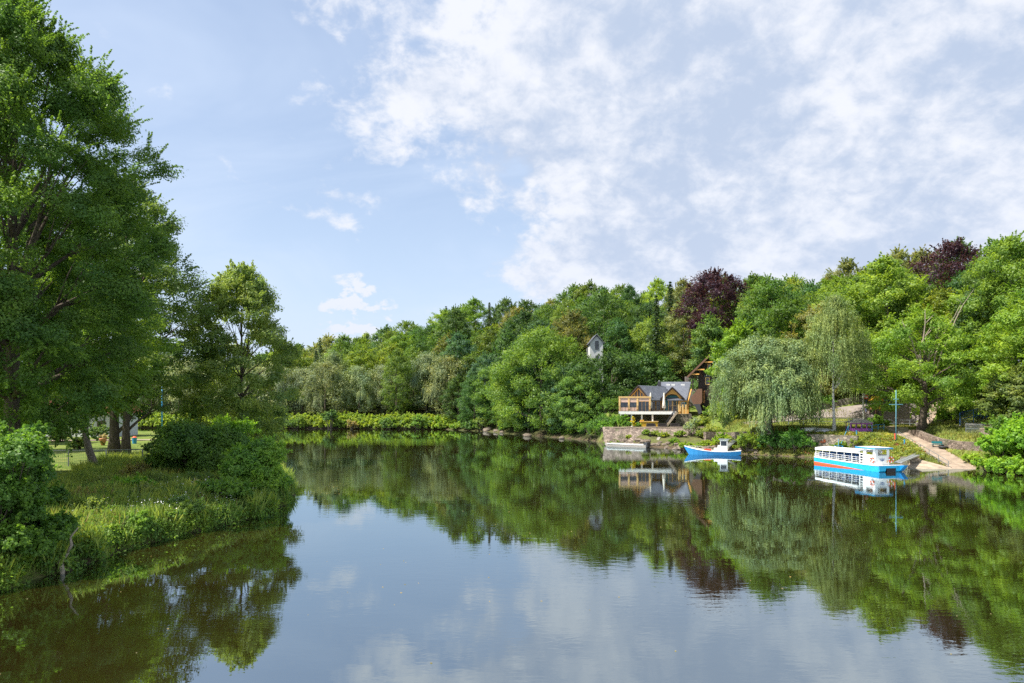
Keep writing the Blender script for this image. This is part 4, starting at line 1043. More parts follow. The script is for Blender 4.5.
# dark rattan sofas along the terrace edge
def rattan(px, lab, grp):
    x, y, _ = at(px, 428, 126.3)
    t = thing('rattan_sofa', lab, 'sofa', (x, 126.3, g(x, 126.3)), 0, grp)
    MB().box(-.75, .75, -.35, .35, .12, .42).build('seat', 'rattan', t, bevel=.03); MB().box(-.75, .75, .22, .36, .42, .85).build('backrest', 'rattan', t, bevel=.03)
    for s in (-1, 1): MB().box(s * .75 - .09, s * .75 + .09, -.36, .36, .05, .66).build('arm', 'rattan', t, bevel=.03)
for px, lab in ((651, 'dark rattan sofa in front of the yellow counter'), (662.5, 'dark rattan sofa at the foot of the deck stair'), (675, 'dark rattan sofa right of the stair foot'), (689, 'dark rattan sofa farthest right along the terrace edge')):
    rattan(px, lab, 'dark rattan sofas on the restaurant terrace')
# conifer and shrubs of the terrace
def small(px, py, D, w_, H, col, lab, seed, name='shrub', leaf=.2, per=500, n=6, sy=1.0):
    x = (px - 512) / F * D; z = g(x, D)
    return shrub(name, lab, 'shrub', x, D, z, round_specs(seed, w_ / 2, H, n), leaf, per, col, seed, None, .9, .5)
t = thing('golden_conifer', 'slim golden conifer shrub at the left end of the restaurant terrace', 'shrub', (*at(633, 0, 127)[:2], 2.85))
v, tt = lobed_mass(40, [(0, 0, .5), (0, 0, 1.0), (0, 0, 1.5), (0, 0, 1.9)], [.45, .4, .28, .15], .14, 2500)
finish_leaves(v, np.random.RandomState(1), 'foliage', 'leaf', tt, t, (0.25, 0.24, 0.02)); MB().tube([(0, 0, -.2), (0, 0, 1.5)], [.05, .02], 6).build('stem', 'bark', t)
small(628, 0, 127, 1.6, 1.2, (.06, .13, .02), 'low green shrub left of the golden conifer', 901)
small(637.5, 0, 127, 1.6, .9, (.07, .14, .02), 'low green shrub right of the golden conifer', 902)
small(617, 0, 129, 4, 2.6, (.07, .15, .02), 'bright shrub under the left corner of the deck', 903)
small(603, 0, 132, 6, 3.2, (.055, .12, .02), 'wide shrub between the dark waterside tree and the deck', 904, per=400)
small(595, 0, 134.5, 7, 2.4, (.06, .12, .02), 'dark shrub at the waterline left of the bright spilling shrub', 962, per=300)
small(611, 0, 122.6, 3, 1.2, (.09, .15, .03), 'small shrub covering the left corner of the embankment', 963)
small(604, 0, 127.5, 5, 1.5, (.07, .15, .02), 'shrub spilling down to the water left of the stone embankment', 905, per=500)
small(691.5, 0, 122, 3.6, 3.3, (.16, .21, .10), 'silvery domed shrub beside the terrace posts', 906, per=700, leaf=.16)
small(702, 0, 120, 3, 1.6, (.12, .17, .03), 'yellow green shrub right of the silvery dome', 907)
small(713, 0, 120, 4, 2.0, (.15, .19, .05), 'pale flowering shrub in the rockery below the chalet tower', 908)
small(724, 0, 116, 4, 1.4, (.10, .18, .02), 'bright low shrub at the willow side of the rockery', 909)
small(727, 0, 124, 4.5, 3.0, (.13, .20, .03), 'fresh green shrub under the chalet tower', 910)
small(686, 0, 108.5, 3.0, 1.1, (.13, .20, .02), 'light green plant at the waterline behind the small blue boat bow', 911)
small(675, 0, 113.5, 2.0, 1.0, (.09, .16, .02), 'small green plant on the stony shore', 912)
small(706, 0, 107, 4.5, 1.1, (.12, .18, .02), 'low yellow green plants behind the white wheelhouse', 913)
small(722, 0, 106, 4.5, 1.2, (.13, .20, .02), 'low bright plants at the landing of the small blue boat', 914)
small(748, 0, 101.5, 5, 2.4, (.11, .17, .02), 'leafy bush at the left foot of the weeping willow', 915)
small(776, 0, 99.5, 7, 2.6, (.04, .10, .018), 'dark bush directly under the weeping willow', 916)
small(797, 0, 97.5, 6.5, 2.9, (.045, .115, .018), 'dark green bush hanging over the water left of the ferry', 917)
small(810, 0, 98, 3.0, 1.2, (.24, .06, .03), 'red leaved creeping shrub on the dark stone wall', 918, n=5)
small(826, 0, 96, 3.0, 1.0, (.20, .08, .04), 'reddish low shrub below the leaning birch', 919, n=5)
small(878, 0, 108, 4.0, 1.8, (.07, .14, .02), 'round green bush between the pavilion and the mast', 920)
small(945, 0, 101, 3.2, 2.2, (.11, .19, .02), 'bright bush right of the chestnut trunk', 921)
small(962, 0, 104, 3.0, 1.2, (.10, .17, .02), 'low bush on the lawn above the curved wall', 922)
small(984, 0, 97, 3.2, 1.0, (.10, .17, .02), 'low plants at the right end of the curved wall', 923)
small(1002, 0, 83.5, 5.0, 3.2, (.07, .14, .02), 'arching shrub behind the big bush at the right edge', 924)
small(1034, 0, 76, 10.5, 3.3, (.095, .19, .015), 'big bright green bush at the right edge, reaching the water', 925, per=420, leaf=.28, n=16)
small(1001, 0, 77.5, 5.5, 2.6, (.095, .19, .015), 'bright leafy bush at the waterline left of the big edge bush', 926, per=600, leaf=.26, n=10)
small(975, 0, 81.5, 4.0, .9, (.14, .22, .02), 'low grassy clump at the foot of the boat ramp', 927, per=700)
small(700, 0, 157, 7, 2.4, (.20, .22, .04), 'yellowish scrub on the grassy slope above the restaurant', 928, per=250)
for j, (px, D) in enumerate([(655, 141), (800, 121), (820, 119), (760, 122), (893, 120), (908, 121)]):
    small(px, 0, D, 5.5, 2.6, (.06, .13, .02), ['dark shrub at the back of the restaurant roof', 'green bush behind the covered boats', 'bush right behind the covered boats', 'bush behind the weeping willow',
          'bush by the playground frame', 'bush along the upper road railing'][j], 940 + j, per=350)

small(609, 0, 137.5, 6, 2.6, (.06, .12, .02), 'dark shrub behind the left end of the glazed room', 964, per=300)
small(600, 0, 140.5, 6, 2.6, (.05, .105, .02), 'dark shrub between the villa wood and the deck', 965, per=300)
small(712, 0, 124, 4, 1.6, (.12, .17, .03), 'yellow green shrub on the slope right of the silvery dome', 966)
small(721, 0, 119, 4.5, 1.5, (.10, .16, .03), 'spreading shrub on the slope above the low rubble wall', 967)
small(655, 0, 122.8, 1.6, .8, (.12, .17, .035), 'light tuft high on the embankment below the yellow counter', 968)
small(680, 0, 122.0, 2.4, .9, (.10, .16, .03), 'wide tuft at the embankment foot above the blue boat bow', 969)
small(618, 0, 122.6, 1.8, .8, (.10, .15, .03), 'low plant on the embankment above the punt bow', 950)
small(629, 0, 123.2, 1.4, .6, (.12, .17, .03), 'small tuft on the embankment above the middle of the punt', 951)
small(646, 0, 122.5, 1.8, .8, (.09, .15, .025), 'green tuft at the foot of the embankment by the punt stern', 952)
small(664, 0, 121.5, 2.2, 1.0, (.13, .18, .03), 'bright tuft at the foot of the embankment below the stair', 953)
small(696, 0, 131, 3.4, 1.8, (.10, .17, .025), 'green shrub right of the terrace posts, above the silvery dome', 954)
small(705, 0, 129, 4.0, 2.0, (.14, .19, .035), 'yellow green shrub at the foot of the chalet tower', 955)
small(717, 0, 129, 5.0, 2.6, (.11, .18, .025), 'green shrub right of the chalet tower foot', 956)
small(731, 0, 112, 5.0, 1.5, (.14, .19, .03), 'sunny low shrub between rockery and willow', 957)
small(852, 0, 93.2, 3.2, 1.5, (.12, .17, .03), 'shrub at the right end of the dark stone wall', 958)
small(843, 0, 93.4, 2.6, 1.2, (.09, .15, .025), 'small shrub beside the mooring post', 959)
small(989, 0, 76.8, 4.0, 1.6, (.12, .21, .02), 'low bright bush right of the grassy clump at the ramp', 960, per=700, leaf=.24)
small(1010, 0, 73.6, 5.0, 2.0, (.10, .19, .018), 'low bright bush dipping into the water at the right edge', 961, per=700, leaf=.26, n=9)
# ---- dark chalet tower
ct = thing('chalet_tower', 'tall dark timber chalet with projecting gable and orange brackets', 'house', (at(689, 0, 133)[0], 133, 0), R(-24))
def tx(px): return (px - 689) * 133 / F
def tz(py, d=0): return CH + (HY - py) / F * (133 + d)
MB().box(tx(698), tx(722), 0, 6, 5.2, tz(376)).build('wall', 'timber_dark', ct)
MB().prism([(tx(696), .02, tz(376)), (tx(722), .02, tz(376)), (tx(716), .02, tz(366)), (tx(709.5), .02, tz(359.5)), (tx(703), .02, tz(366))], (0, 5.9, 0)).build('gable', 'timber_dark', ct)
rf = MB(); ap = Vector((tx(709.5), -1.4, tz(357.0)))
for ex in (688.5, 731):
    e = Vector((tx(ex), -1.4, tz(377.5))); rf.prism([tuple(ap), tuple(ap + Vector((0, 8.5, 0))), tuple(e + Vector((0, 8.5, 0))), tuple(e)], (0, 0, .16))
rf.build('roof', 'slate', ct)
bg = MB()
for ex in (688.5, 731): bg.beam(tuple(ap + Vector((0, -.05, 0))), (tx(ex), -1.45, tz(377.5)), .1, .32)
bg.build('bargeboard', 'timber_brown', ct)
for a, b, py in ((703, 713, 362.8), (697, 705, 370), (692, 700, 374.5)):
    MB().beam((tx(a), -1.2, tz(py)), (tx(b), -1.2, tz(py)), .16, .22).build('bracket', 'timber', ct); 
for a, py0 in ((699.5, 370), (694.6, 374.5)):
    MB().beam((tx(a), -1.15, tz(py0)), (tx(a + 3), -.05, tz(py0 + 7)), .12).build('strut', 'timber_brown', ct)
window(ct, tx(707), tx(710.5), tz(370), tz(364.5), -.04, 'timber', .12, 0)
window(ct, tx(704.8), tx(709.2), tz(385), tz(377.5), -.04, 'timber_pale', .14, 0)
MB().box(tx(704), tx(710), -.5, .0, tz(376.6), tz(376)).build('window_hood', 'slate', ct)
MB().prism([(tx(692), -1.6, tz(398)), (tx(699), -1.6, tz(389)), (tx(703), -1.6, tz(389)), (tx(703), -1.6, tz(402)), (tx(699), -1.6, tz(408)), (tx(694), -1.6, tz(403))], (0, 1.6, 0)).build('balcony', 'timber_brown', ct)
MB().prism([(tx(695), -1.62, tz(404)), (tx(701), -1.62, tz(404)), (tx(703), -1.62, tz(412)), (tx(700), -1.62, tz(414))], (0, .8, 0)).build('porch_screen', 'dark_metal', ct)
MB().box(tx(701.5), tx(704.5), -.06, 0, tz(403), tz(391)).build('pale_panel', 'terracotta', ct)
MB().beam((tx(693.5), -1.0, tz(388)), (tx(693.5), -1.0, tz(376)), .18).build('corner_post', 'timber_dark', ct)

# ---- white villa in the wood
vl = thing('villa', 'white gabled villa half hidden among the trees on the hill', 'house', (at(597, 0, 168)[0], 168, 0))
def vx(px): return (px - 597) * 168 / F
def vz(py): return CH + (HY - py) / F * 168
zb = g(at(597, 0, 168)[0], 168) - .5
mbv = MB().box(vx(590), vx(603), 0, 8, zb, vz(342.5))
mbv.prism([(vx(590), 0, vz(342.5)), (vx(603), 0, vz(342.5)), (vx(596.5), 0, vz(336))], (0, 8, 0)); mbv.build('wall', 'render_wall', vl)
rv = MB()
for ex in (588.6, 604.4): rv.prism([(vx(596.5), -.5, vz(334.8)), (vx(596.5), 8.5, vz(334.8)), (vx(ex), 8.5, vz(344)), (vx(ex), -.5, vz(344))], (0, 0, .2))
rv.build('roof', 'slate', vl)
window(vl, vx(595.2), vx(598.6), vz(349.5), vz(341), -.04, 'dark_metal', .12, 0, 1)
window(vl, vx(595.4), vx(598.6), vz(362), vz(355.5), -.04, 'dark_metal', .12, 0, 1)

# ---- walls
def ribbon_wall(name, lab, bot, top, th, mat, cap=None, cat='wall'):
    """a wall between two rows of 3-D points, th thick behind its face"""
    mb = MB(); n = len(bot)
    vs = list(bot) + list(top)
    nb = []
    for i in range(n):
        a = Vector(bot[max(0, i - 1)]); b = Vector(bot[min(n - 1, i + 1)]); d = (b - a); d.z = 0; d.normalize(); nr = Vector((-d.y, d.x, 0)) * th
        nb.append(nr)
    vs += [tuple(Vector(t_) + nb[i]) for i, t_ in enumerate(top)] + [tuple(Vector(b_) + nb[i]) for i, b_ in enumerate(bot)]
    fs = []
    for k in range(3):
        for i in range(n - 1): fs.append((k*n+i, k*n+i+1, (k+1)*n+i+1, (k+1)*n+i))
    fs += [(0, n, 2*n, 3*n), (n-1, 4*n-1, 3*n-1, 2*n-1)]
    mb.add(vs, fs); root = tag(mb.build(name, mat), lab, cat)
    if cap:
        cp = MB(); 
        for i in range(n - 1):
            a, b = Vector(top[i]), Vector(top[i+1]); cp.prism([tuple(a - nb[i]*.12), tuple(b - nb[i+1]*.12), tuple(b + nb[i+1]*1.1), tuple(a + nb[i]*1.1)], (0, 0, .12))
        o = cp.build('coping', cap, root)
    return root
xsw = np.linspace(17.0, 37.5, 14)
rj = random.Random(9)
ribbon_wall('stone_embankment', 'sloping stone embankment below the restaurant terrace', [(x - .2, 121.3 + .5 * math.sin(x) , -.3 if x < 21 else .6) for x in xsw], [(x, 125.0, 2.92 + rj.uniform(-.04, .04)) for x in xsw], 1.2, 'stone', 'concrete')
pts = [hit(q, 441 + (q - 700) * .02) for q in (706, 716, 727, 740, 752)]
ribbon_wall('stone_wall', 'low rubble wall between the terrace and the weeping willow', [(x, y, z - .4) for x, y, z in pts], [(x, y + .3, z + 1.5) for x, y, z in pts], .6, 'stone')
line = [(40.5, 98.2), (43.4, 95.2), (46.4, 92.0), (48.6, 89.6)]
line = [(36.3, 102.9)] + line
ribbon_wall('dark_stone_wall', 'dark stone retaining wall behind the ferry roof, below the lawn', [(x, y, .9) for x, y in line][:4], [(x + .3, y + .3, 3.15) for x, y in line][:4], .6, 'stone_dark')
wl = [hit(px, py) for px, py in ((909, 434.5), (916, 437.5), (925, 441.5), (938, 446.5), (955, 450), (970, 452), (987, 452.5))]
ribbon_wall('curved_stone_wall', 'curved rubble wall descending beside the boat ramp', [(x, y, z - .5) for x, y, z in wl], [(x, y + .25, z + (1.05 if i else .6)) for i, (x, y, z) in enumerate(wl)], .6, 'stone', None)
wl2 = [hit(px, py) for px, py in ((981, 437.5), (1000, 438.5), (1030, 439), (1060, 440))]
ribbon_wall('upper_stone_wall', 'straight stone wall below the right fence', [(x, y, z - .5) for x, y, z in wl2], [(x, y + .2, z + 1.0) for x, y, z in wl2], .5, 'stone', 'concrete')
xr = np.linspace(37.5, 54, 6)
ribbon_wall('pink_retaining_wall', 'pinkish retaining wall of the road above the restaurant', [(x, 147.5, g(x, 147.5) - 1) for x in xr], [(x, 147.8, CH + 23.5 / F * 147.8) for x in xr], .4, 'asphalt')
wl3 = [(x, 119.5 + 1.5 * math.sin(x * .1), 0) for x in np.linspace(44, 70, 10)]
ribbon_wall('road_wall', 'low pinkish wall along the upper road behind the birches', [(x, y, g(x, y) - .4) for x, y, _ in wl3], [(x, y + .1, g(x, y) + 1.1) for x, y, _ in wl3], .35, 'asphalt')

# ---- paths
def drape(name, pts, width, mat, lift=.05, n=60):
    P_ = [Vector((*p, 0)) for p in pts]; cum = [0]
    for i in range(1, len(P_)): cum.append(cum[-1] + (P_[i] - P_[i-1]).length)
    mb = MB(); vs = []; m = 6
    for i in range(n + 1):
        s = cum[-1] * i / n; j = max(k for k in range(len(cum)) if cum[k] <= s + 1e-6); j = min(j, len(P_) - 2)
        t = (s - cum[j]) / (cum[j+1] - cum[j]); p = P_[j].lerp(P_[j+1], t); d = (P_[j+1] - P_[j]).normalized(); nr = Vector((-d.y, d.x, 0))
        wd = width if not callable(width) else width(i / n)
        for k in range(m + 1):
            q = p + nr * wd * (k / m - .5); vs.append((q.x, q.y, max(g(q.x, q.y), -.1) + lift + .03))
    fs = [(i*(m+1)+k, i*(m+1)+k+1, (i+1)*(m+1)+k+1, (i+1)*(m+1)+k) for i in range(n) for k in range(m)]
    mb.add(vs, fs); return tag(mb.build(name, mat, smooth=True), kind='structure')
foot = hit(955, 469.5)
rp = [tuple(PATH_A + (PATH_B - PATH_A) * t) for t in (-.02, 0, .3, .6, 1)] + [(57.6, 106.5), (56.5, 110)]
drape('ramp_path', rp, 3.1, 'path')
drape('upper_path', [(57.5, 106), (61, 108.5), (66, 110.5), (74, 112)], 2.8, 'path', .07)
drape('road', [(40, 117.0), (52, 116.6), (62, 115.2), (70, 112), (82, 104)], 3.6, 'asphalt', .06)
rdr = [hit(962, 425)[:2], hit(990, 428)[:2], hit(1030, 430)[:2]]
drape('side_road', rdr, 2.6, 'asphalt', .07)
# slipway
s0 = hit(912, 459.5); q1 = hit(951, 468.8); q2 = at(908, 470.2, CH * F / 70.2)
x1, y1 = q1[0], q1[1]
mb = MB(); top = [(s0[0] - .4, s0[1], 1.0), (x1, y1, .12), (x1 - .6, y1 - 1.5, -.2), ((908 - 512) / F * 79.5, 79.5, -.1), ((908 - 512) / F * 82, 82.2, .95)]
mb.prism([(a, b, c) for a, b, c in top], (0, 0, -.9)); sl = tag(mb.build('slipway', 'concrete'), 'pale concrete slipway fanning into the water beside the ferry', 'slipway')
# pier head carrying the ferry gangway
x, y, _ = at(912, 465, 82.3); MB_ = MB().box(x - .6, x + .6, y - .6, y + 1.5, -1, 1.05); tag(MB_.build('pier_head', 'stone_dark', bevel=.04), 'dark masonry pier head at the end of the ferry gangway', 'pier')

# ---- railings and fences
def rail(name, lab, pts, h, mat, step=2.0, bars=2, cat='railing', group=None, th=.05, mesh=False):
    x0, y0 = pts[0][:2]; z0 = g(x0, y0); root = thing(name, lab, cat, (x0, y0, z0), 0, group)
    P_ = [Vector((*p[:2], 0)) for p in pts]; tops = []; rl_ = MB()
    for a, b in zip(P_, P_[1:]):
        n_ = max(1, round((b - a).length / step))
        for i in range(n_ + (1 if b is P_[-1] else 0)):
            q = a.lerp(b, i / n_); z = g(q.x, q.y); tops.append(Vector((q.x - x0, q.y - y0, z - z0)))
            MB().beam(tops[-1] - Vector((0, 0, .3)), tops[-1] + Vector((0, 0, h)), th * 1.3).build('post', mat, root)
    for a, b in zip(tops, tops[1:]):
        for k in range(bars): zz_ = Vector((0, 0, h * (1 - k / bars) - .03)); rl_.beam(a + zz_, b + zz_, th)
    rl_.build('rail', mat, root)
    if mesh:
        mm = MB()
        for a, b in zip(tops, tops[1:]):
            L_ = (b - a).length; n_ = int(L_ / mesh)
            for i in range(n_):
                q = a.lerp(b, i / n_); mm.beam(q + Vector((0, 0, .05)), q + Vector((0, 0, h - .05)), .012)
            for k in range(int(h / mesh)): mm.beam(a + Vector((0, 0, .05 + k * mesh)), b + Vector((0, 0, .05 + k * mesh)), .012)
        mm.build('wire_mesh', mat, root)
    return root
off = Vector((-.9, -1.0, 0))
rail('ramp_railing', 'grey pipe railing down the water side of the boat ramp', [tuple(PATH_A + (PATH_B - PATH_A) * t + np.array([-1.7, .2])) for t in (.75, .4, .03)], .95, 'steel', 2.6)
pf_ = [hit(q, 432) for q in (855, 866, 880)]
rail('blue_railing', 'turquoise pipe railing right of the purple pavilion', [p[:2] for p in [hit(862, 432), hit(872, 432.5), hit(884, 431)]], 1.0, 'blue_paint', 2.2)
rail('wire_fence', 'grey wire mesh fence crossing the park lawn behind the leaning trunk', [(-56, 63.5), (-39.5, 66.5), (-33.5, 68.5)], 1.55, 'grey_paint', 3.6, 1, 'fence', None, .07, .16)
rail('road_fence', 'grey picket railing of the upper road behind the birches', [(46, 113.6), (58, 112.6), (66, 109)], 1.1, 'grey_paint', 2.2, 2, 'fence', None, .07)
rail('mesh_fence', 'short dark mesh fence on the lawn left of the upper stone wall', [hit(966, 433)[:2], hit(985, 434)[:2]], 1.25, 'grey_paint', 1.8, 2, 'fence', None, .05, .1)
rail('blue_fence', 'long blue steel fence on the road at the right edge', [hit(960, 426)[:2], (78, 96)], 1.9, 'blue_seat', 1.8, 2, 'fence', None, .06, .22)
rail('dark_fence', 'dark railing between the chestnut and the upper road', [hit(925, 419)[:2], hit(962, 426)[:2]], 1.2, 'dark_metal', 2.0, 2, 'fence', None, .06)

# ---- purple pavilion
x, y, z = hit(856, 432.8); x -= 1.4
pv = thing('pavilion', 'small purple picnic pavilion with pale hipped roof on the shore', 'pavilion', (x + .6, y, z), R(-8)); pv.scale = (.72, .72, .72)
W_, Dp, Hh = 4.1, 2.6, 2.0
for i in range(5):
    for yy in (0, Dp): MB().box(i * W_ / 4 - .07, i * W_ / 4 + .07, yy - .07, yy + .07, 0, Hh).build('post', 'purple', pv)
pp = MB()
pp.box(-.06, W_ + .06, -.045, .045, .15, .85); pp.box(-.06, W_ + .06, Dp - .045, Dp + .045, .15, .85); pp.box(-.045, .045, 0, Dp, .15, .85); pp.box(W_ - .045, W_ + .045, 0, Dp, .15, .85)
pp.build('parapet', 'purple', pv)
fm = MB()
for i in range(4):
    a = i * W_ / 4; fm.box(a + .07, a + W_ / 4 - .07, -.04, .04, 1.72, 1.95)
fm.build('valance', 'purple', pv)
rr_ = MB(); e = .35; hh = .85
rr_.add([(-e, -e, Hh), (W_+e, -e, Hh), (W_+e, Dp+e, Hh), (-e, Dp+e, Hh), (Dp/2, Dp/2, Hh+hh), (W_-Dp/2, Dp/2, Hh+hh)], [(0,1,5,4), (1,2,5), (2,3,4,5), (3,0,4), (0,3,2,1)])
rr_.build('roof', 'plank_grey', pv)
MB().box(.5, W_ - .5, .9, 1.5, .72, .78).build('table', 'timber_brown', pv)

# ---- mooring mast with crossarms
x, y, z = hit(896, 443.5)
ms = thing('signal_mast', 'tall slim light blue mast with crossarms beside the ramp', 'mast', (x, y, z))
Hm = CH + (HY - 390) / F * y - z
MB().tube([(0, 0, -.3), (0, 0, Hm)], [.055, .035], 8).build('pole', 'pale_blue', ms, smooth=True)
for hh_, wdh in ((Hm - 1.9, .9), (Hm - 1.2, .35)): MB().beam((-wdh / 1, 0, hh_), (wdh, 0, hh_), .07).build('crossarm', 'pale_blue', ms)
ft = thing('fire_post', 'short red post standing at the foot of the blue mast', 'post', (x + .15, y + .5, g(x + .15, y + .5)))
MB().tube([(0, 0, -.1), (0, 0, 1.0)], .09, 8).build('shaft', 'red_orange', ft); MB().tube([(0, 0, 1.0), (0, 0, 1.12)], [.14, .05], 8).build('cap', 'red', ft)
for j, (px, py, lab) in enumerate(((904.5, 447, 'blue bollard beside the ramp, right of the mast'), (856.6, 437, 'blue bollard under the purple pavilion'))):
    x, y, z = hit(px, py); b_ = thing('bollard', lab, 'bollard', (x, y, z), 0, 'blue mooring bollards'); MB().tube([(0, 0, -.2), (0, 0, .8)], .08, 8).build('shaft', 'blue_paint', b_); MB().tube([(0, 0, .8), (0, 0, .9)], .12, 8).build('head', 'blue_paint', b_)
# davit post with lifebuoys behind the ferry
x, y, z = at(838.5, 0, 92.6); z = g(x, y)
dv = thing('mooring_post', 'blue mooring post with white fenders behind the ferry stern', 'post', (x, y, z))
MB().tube([(0, 0, -.4), (0, 0, 2.4)], .05, 8).build('pole', 'pale_blue', dv); MB().beam((-.6, 0, 1.5), (.6, 0, 1.5), .07).build('crossarm', 'cyan_boat', dv)
for s in (-1, 1): MB().tube([(s * .5, -.1, .7), (s * .5, -.1, .8), (s * .5, -.1, 1.3), (s * .5, -.1, 1.42)], [.04, .13, .13, .04], 8).build('fender', ['white', 'cyan_boat'][s > 0], dv, smooth=True)
gw_ = thing('gangway', 'narrow blue railed gangway from the shore down to the mooring post', 'gangway', (x, y, z)); q = Vector(hit(848, 433)) - Vector((x, y, z))
MB().beam((.3, .2, .9), tuple(q + Vector((0, 0, .3))), .7, .1).build('walkway', 'plank_grey', gw_)
hr = MB(); hr.beam((.3, -.1, 1.8), tuple(q + Vector((0, -.3, 1.2))), .05)
for t_ in (0.05, .35, .65, .95): hr.beam(Vector((.3, -.1, .9)).lerp(q + Vector((0, -.3, .3)), t_), Vector((.3, -.1, 1.8)).lerp(q + Vector((0, -.3, 1.2)), t_), .05)
hr.build('handrail', 'blue_paint', gw_)

# ---- turquoise bench and stump by the curved wall
x, y, z = hit(936, 447.5); bn = thing('bench', 'turquoise bench standing against the curved stone wall', 'bench', (x, y - .3, z), R(-25))
MB().box(-.65, .65, -.2, .2, .38, .43).build('seat', 'teal', bn); MB().box(-.65, .65, .18, .23, .5, .8).build('backrest', 'teal', bn)
for s in (-1, 1): MB().box(s * .5 - .05, s * .5 + .05, -.2, .24, -.05, .42).build('leg', 'dark_metal', bn)
x, y, z = hit(943, 449.5); fp = thing('fire_bowl', 'low dark fire bowl on stones right of the turquoise bench', 'fire bowl', (x, y, z))
MB().tube([(0, 0, .1), (0, 0, .22), (0, 0, .42), (0, 0, .38)], [.2, .5, .62, .55], 14).build('bowl', 'dark_metal', fp, smooth=True); MB().tube([(0, 0, -.1), (0, 0, .12)], [.3, .22], 10).build('foot', 'stone', fp)

# ---- covered boats stored on the lawn
def dinghy(px, py, L_, mat, lab, rz):
    x, y, z = hit(px, py); t = thing('stored_boat', lab, 'boat', (x, y, z), rz, 'boats stored upside down on the lawn')
    mb = MB(); n = 9; secs = []
    for i in range(n):
        s = i / (n - 1); w_ = .75 * math.sin(math.pi * (.08 + .84 * s))**.6; hgt = .55 * math.sin(math.pi * (.1 + .8 * s))**.5
        secs.append([((s - .5) * L_, w_ * math.cos(a), hgt * math.sin(a)**.7 + .05) for a in [math.pi * k / 8 for k in range(9)]])
    vs = [p for r_ in secs for p in r_]; fs = [(i*9+k, i*9+k+1, (i+1)*9+k+1, (i+1)*9+k) for i in range(n-1) for k in range(8)] + [tuple(range(9)), tuple(range((n-1)*9, n*9))[::-1]]
    mb.add(vs, fs).build('hull', mat, t, smooth=True); MB().beam((-L_/2, 0, .62), (L_/2, 0, .62), .05).build('keel', 'timber_brown', t)
dinghy(812, 431.5, 4.2, 'awning', 'upturned grey white boat on the lawn, left of the pair', R(10))
dinghy(822, 432.5, 3.8, 'steel', 'upturned grey boat on the lawn, right of the pair', R(-12))

# ---- playground frame, sign
x, y, z = hit(876, 417); pl = thing('climbing_frame', 'yellow and orange playground tower with blue top bar', 'playground', (x, y, z), R(20))
for a in (-.7, .7):
    for b in (-.6, .6): MB().box(a - .07, a + .07, b - .07, b + .07, -.2, 2.9).build('post', 'timber_brown', pl)
MB().box(-.85, .85, -.7, .7, 1.2, 1.32).build('platform', 'timber_brown', pl); MB().box(-.8, .8, -.72, -.64, 1.35, 2.0).build('panel', 'yellow', pl); MB().box(-.8, -.72, -.64, .64, 1.35, 2.0).build('panel', 'terracotta', pl)
MB().prism([(-.95, -.8, 2.7), (.95, -.8, 2.7), (0, -.8, 3.5)], (0, 1.6, 0)).build('roof', 'yellow', pl)
MB().beam((.8, 0, 2.8), (4.0, 0, 2.8), .12).build('swing_bar', 'blue_paint', pl); MB().beam((4.0, 0, -.2), (4.0, 0, 2.8), .12).build('swing_leg', 'timber_brown', pl)
x, y, z = hit(866, 413.5); sn = thing('road_sign', 'round red road sign on a blue pole behind the birch trunk', 'sign', (x, y, z))
MB().tube([(0, 0, -.2), (0, 0, 3.0)], .05, 8).build('pole', 'blue_seat', sn); MB().tube([(0, -.08, 2.6), (0, -.04, 2.6)], .38, 16).build('disc', 'red', sn); MB().tube([(0, -.10, 2.6), (0, -.085, 2.6)], .2, 16).build('disc_face', 'white', sn)
hs2 = thing('red_roof_house', 'house with red tiled roof glimpsed between the trees right of the chestnut', 'house', (*at(948, 0, 124)[:2], 0))
z = g(*at(948, 0, 124)[:2]); MB().box(-3.5, 3.5, 0, 6, z - 1, z + 3.2).build('wall', 'cream_wall', hs2)
MB().prism([(-4, -.6, z + 3.1), (-4, 6.6, z + 3.1), (-4, 3, z + 5.4)], (8, 0, 0)).build('roof', 'brick_roof', hs2)
for a in (-2.2, .8): window(hs2, a, a + 1.2, z + 1.0, z + 2.3, -.05, 'white', .1, 1)

# ================================================================== BOATS
# passenger ferry: local x to the bow, y to port
yaw = math.atan2(-0.976, 0.22)
bt = thing('passenger_boat', 'blue and white passenger boat with long white awning moored at the ramp', 'boat', (40.9, 81.2, 0), yaw)
Lh, Wh = 5.5, 1.6
def hullsec(x, w, zt, zb, wb): return [(x, -w, zt), (x, -wb, zb), (x, wb, zb), (x, w, zt)]
def loft(mb, secs):
    n = len(secs[0]); vs = [p for s in secs for p in s]
    fs = [(i*n+k, i*n+k+1, (i+1)*n+k+1, (i+1)*n+k) for i in range(len(secs)-1) for k in range(n-1)] + [(i*n+n-1, i*n, (i+1)*n, (i+1)*n+n-1) for i in range(len(secs)-1)]
    fs += [tuple(range(n))[::-1], tuple((len(secs)-1)*n + k for k in range(n))]
    return mb.add(vs, fs)
dk = [(-5.5, .80), (-3, .74), (0, .68), (3, .66), (5.0, .68)]
hb = MB()
for s in (-1, 1):     # two floats joined by the deck: the tunnel shows at the bow
    loft(hb, [[(x, s*1.6, zt), (x, s*1.55, -.35), (x, s*.62, -.35), (x, s*.55, zt)] for x, zt in dk] + [[(5.5, s*1.6, .70), (5.5, s*1.5, .15), (5.5, s*.72, .15), (5.5, s*.55, .70)]])
loft(hb, [[(x, -.57, zt), (x, -.57, zt - .28), (x, .57, zt - .28), (x, .57, zt)] for x, zt in dk + [(5.5, .70)]])
hb.build('hull', 'cyan', bt)
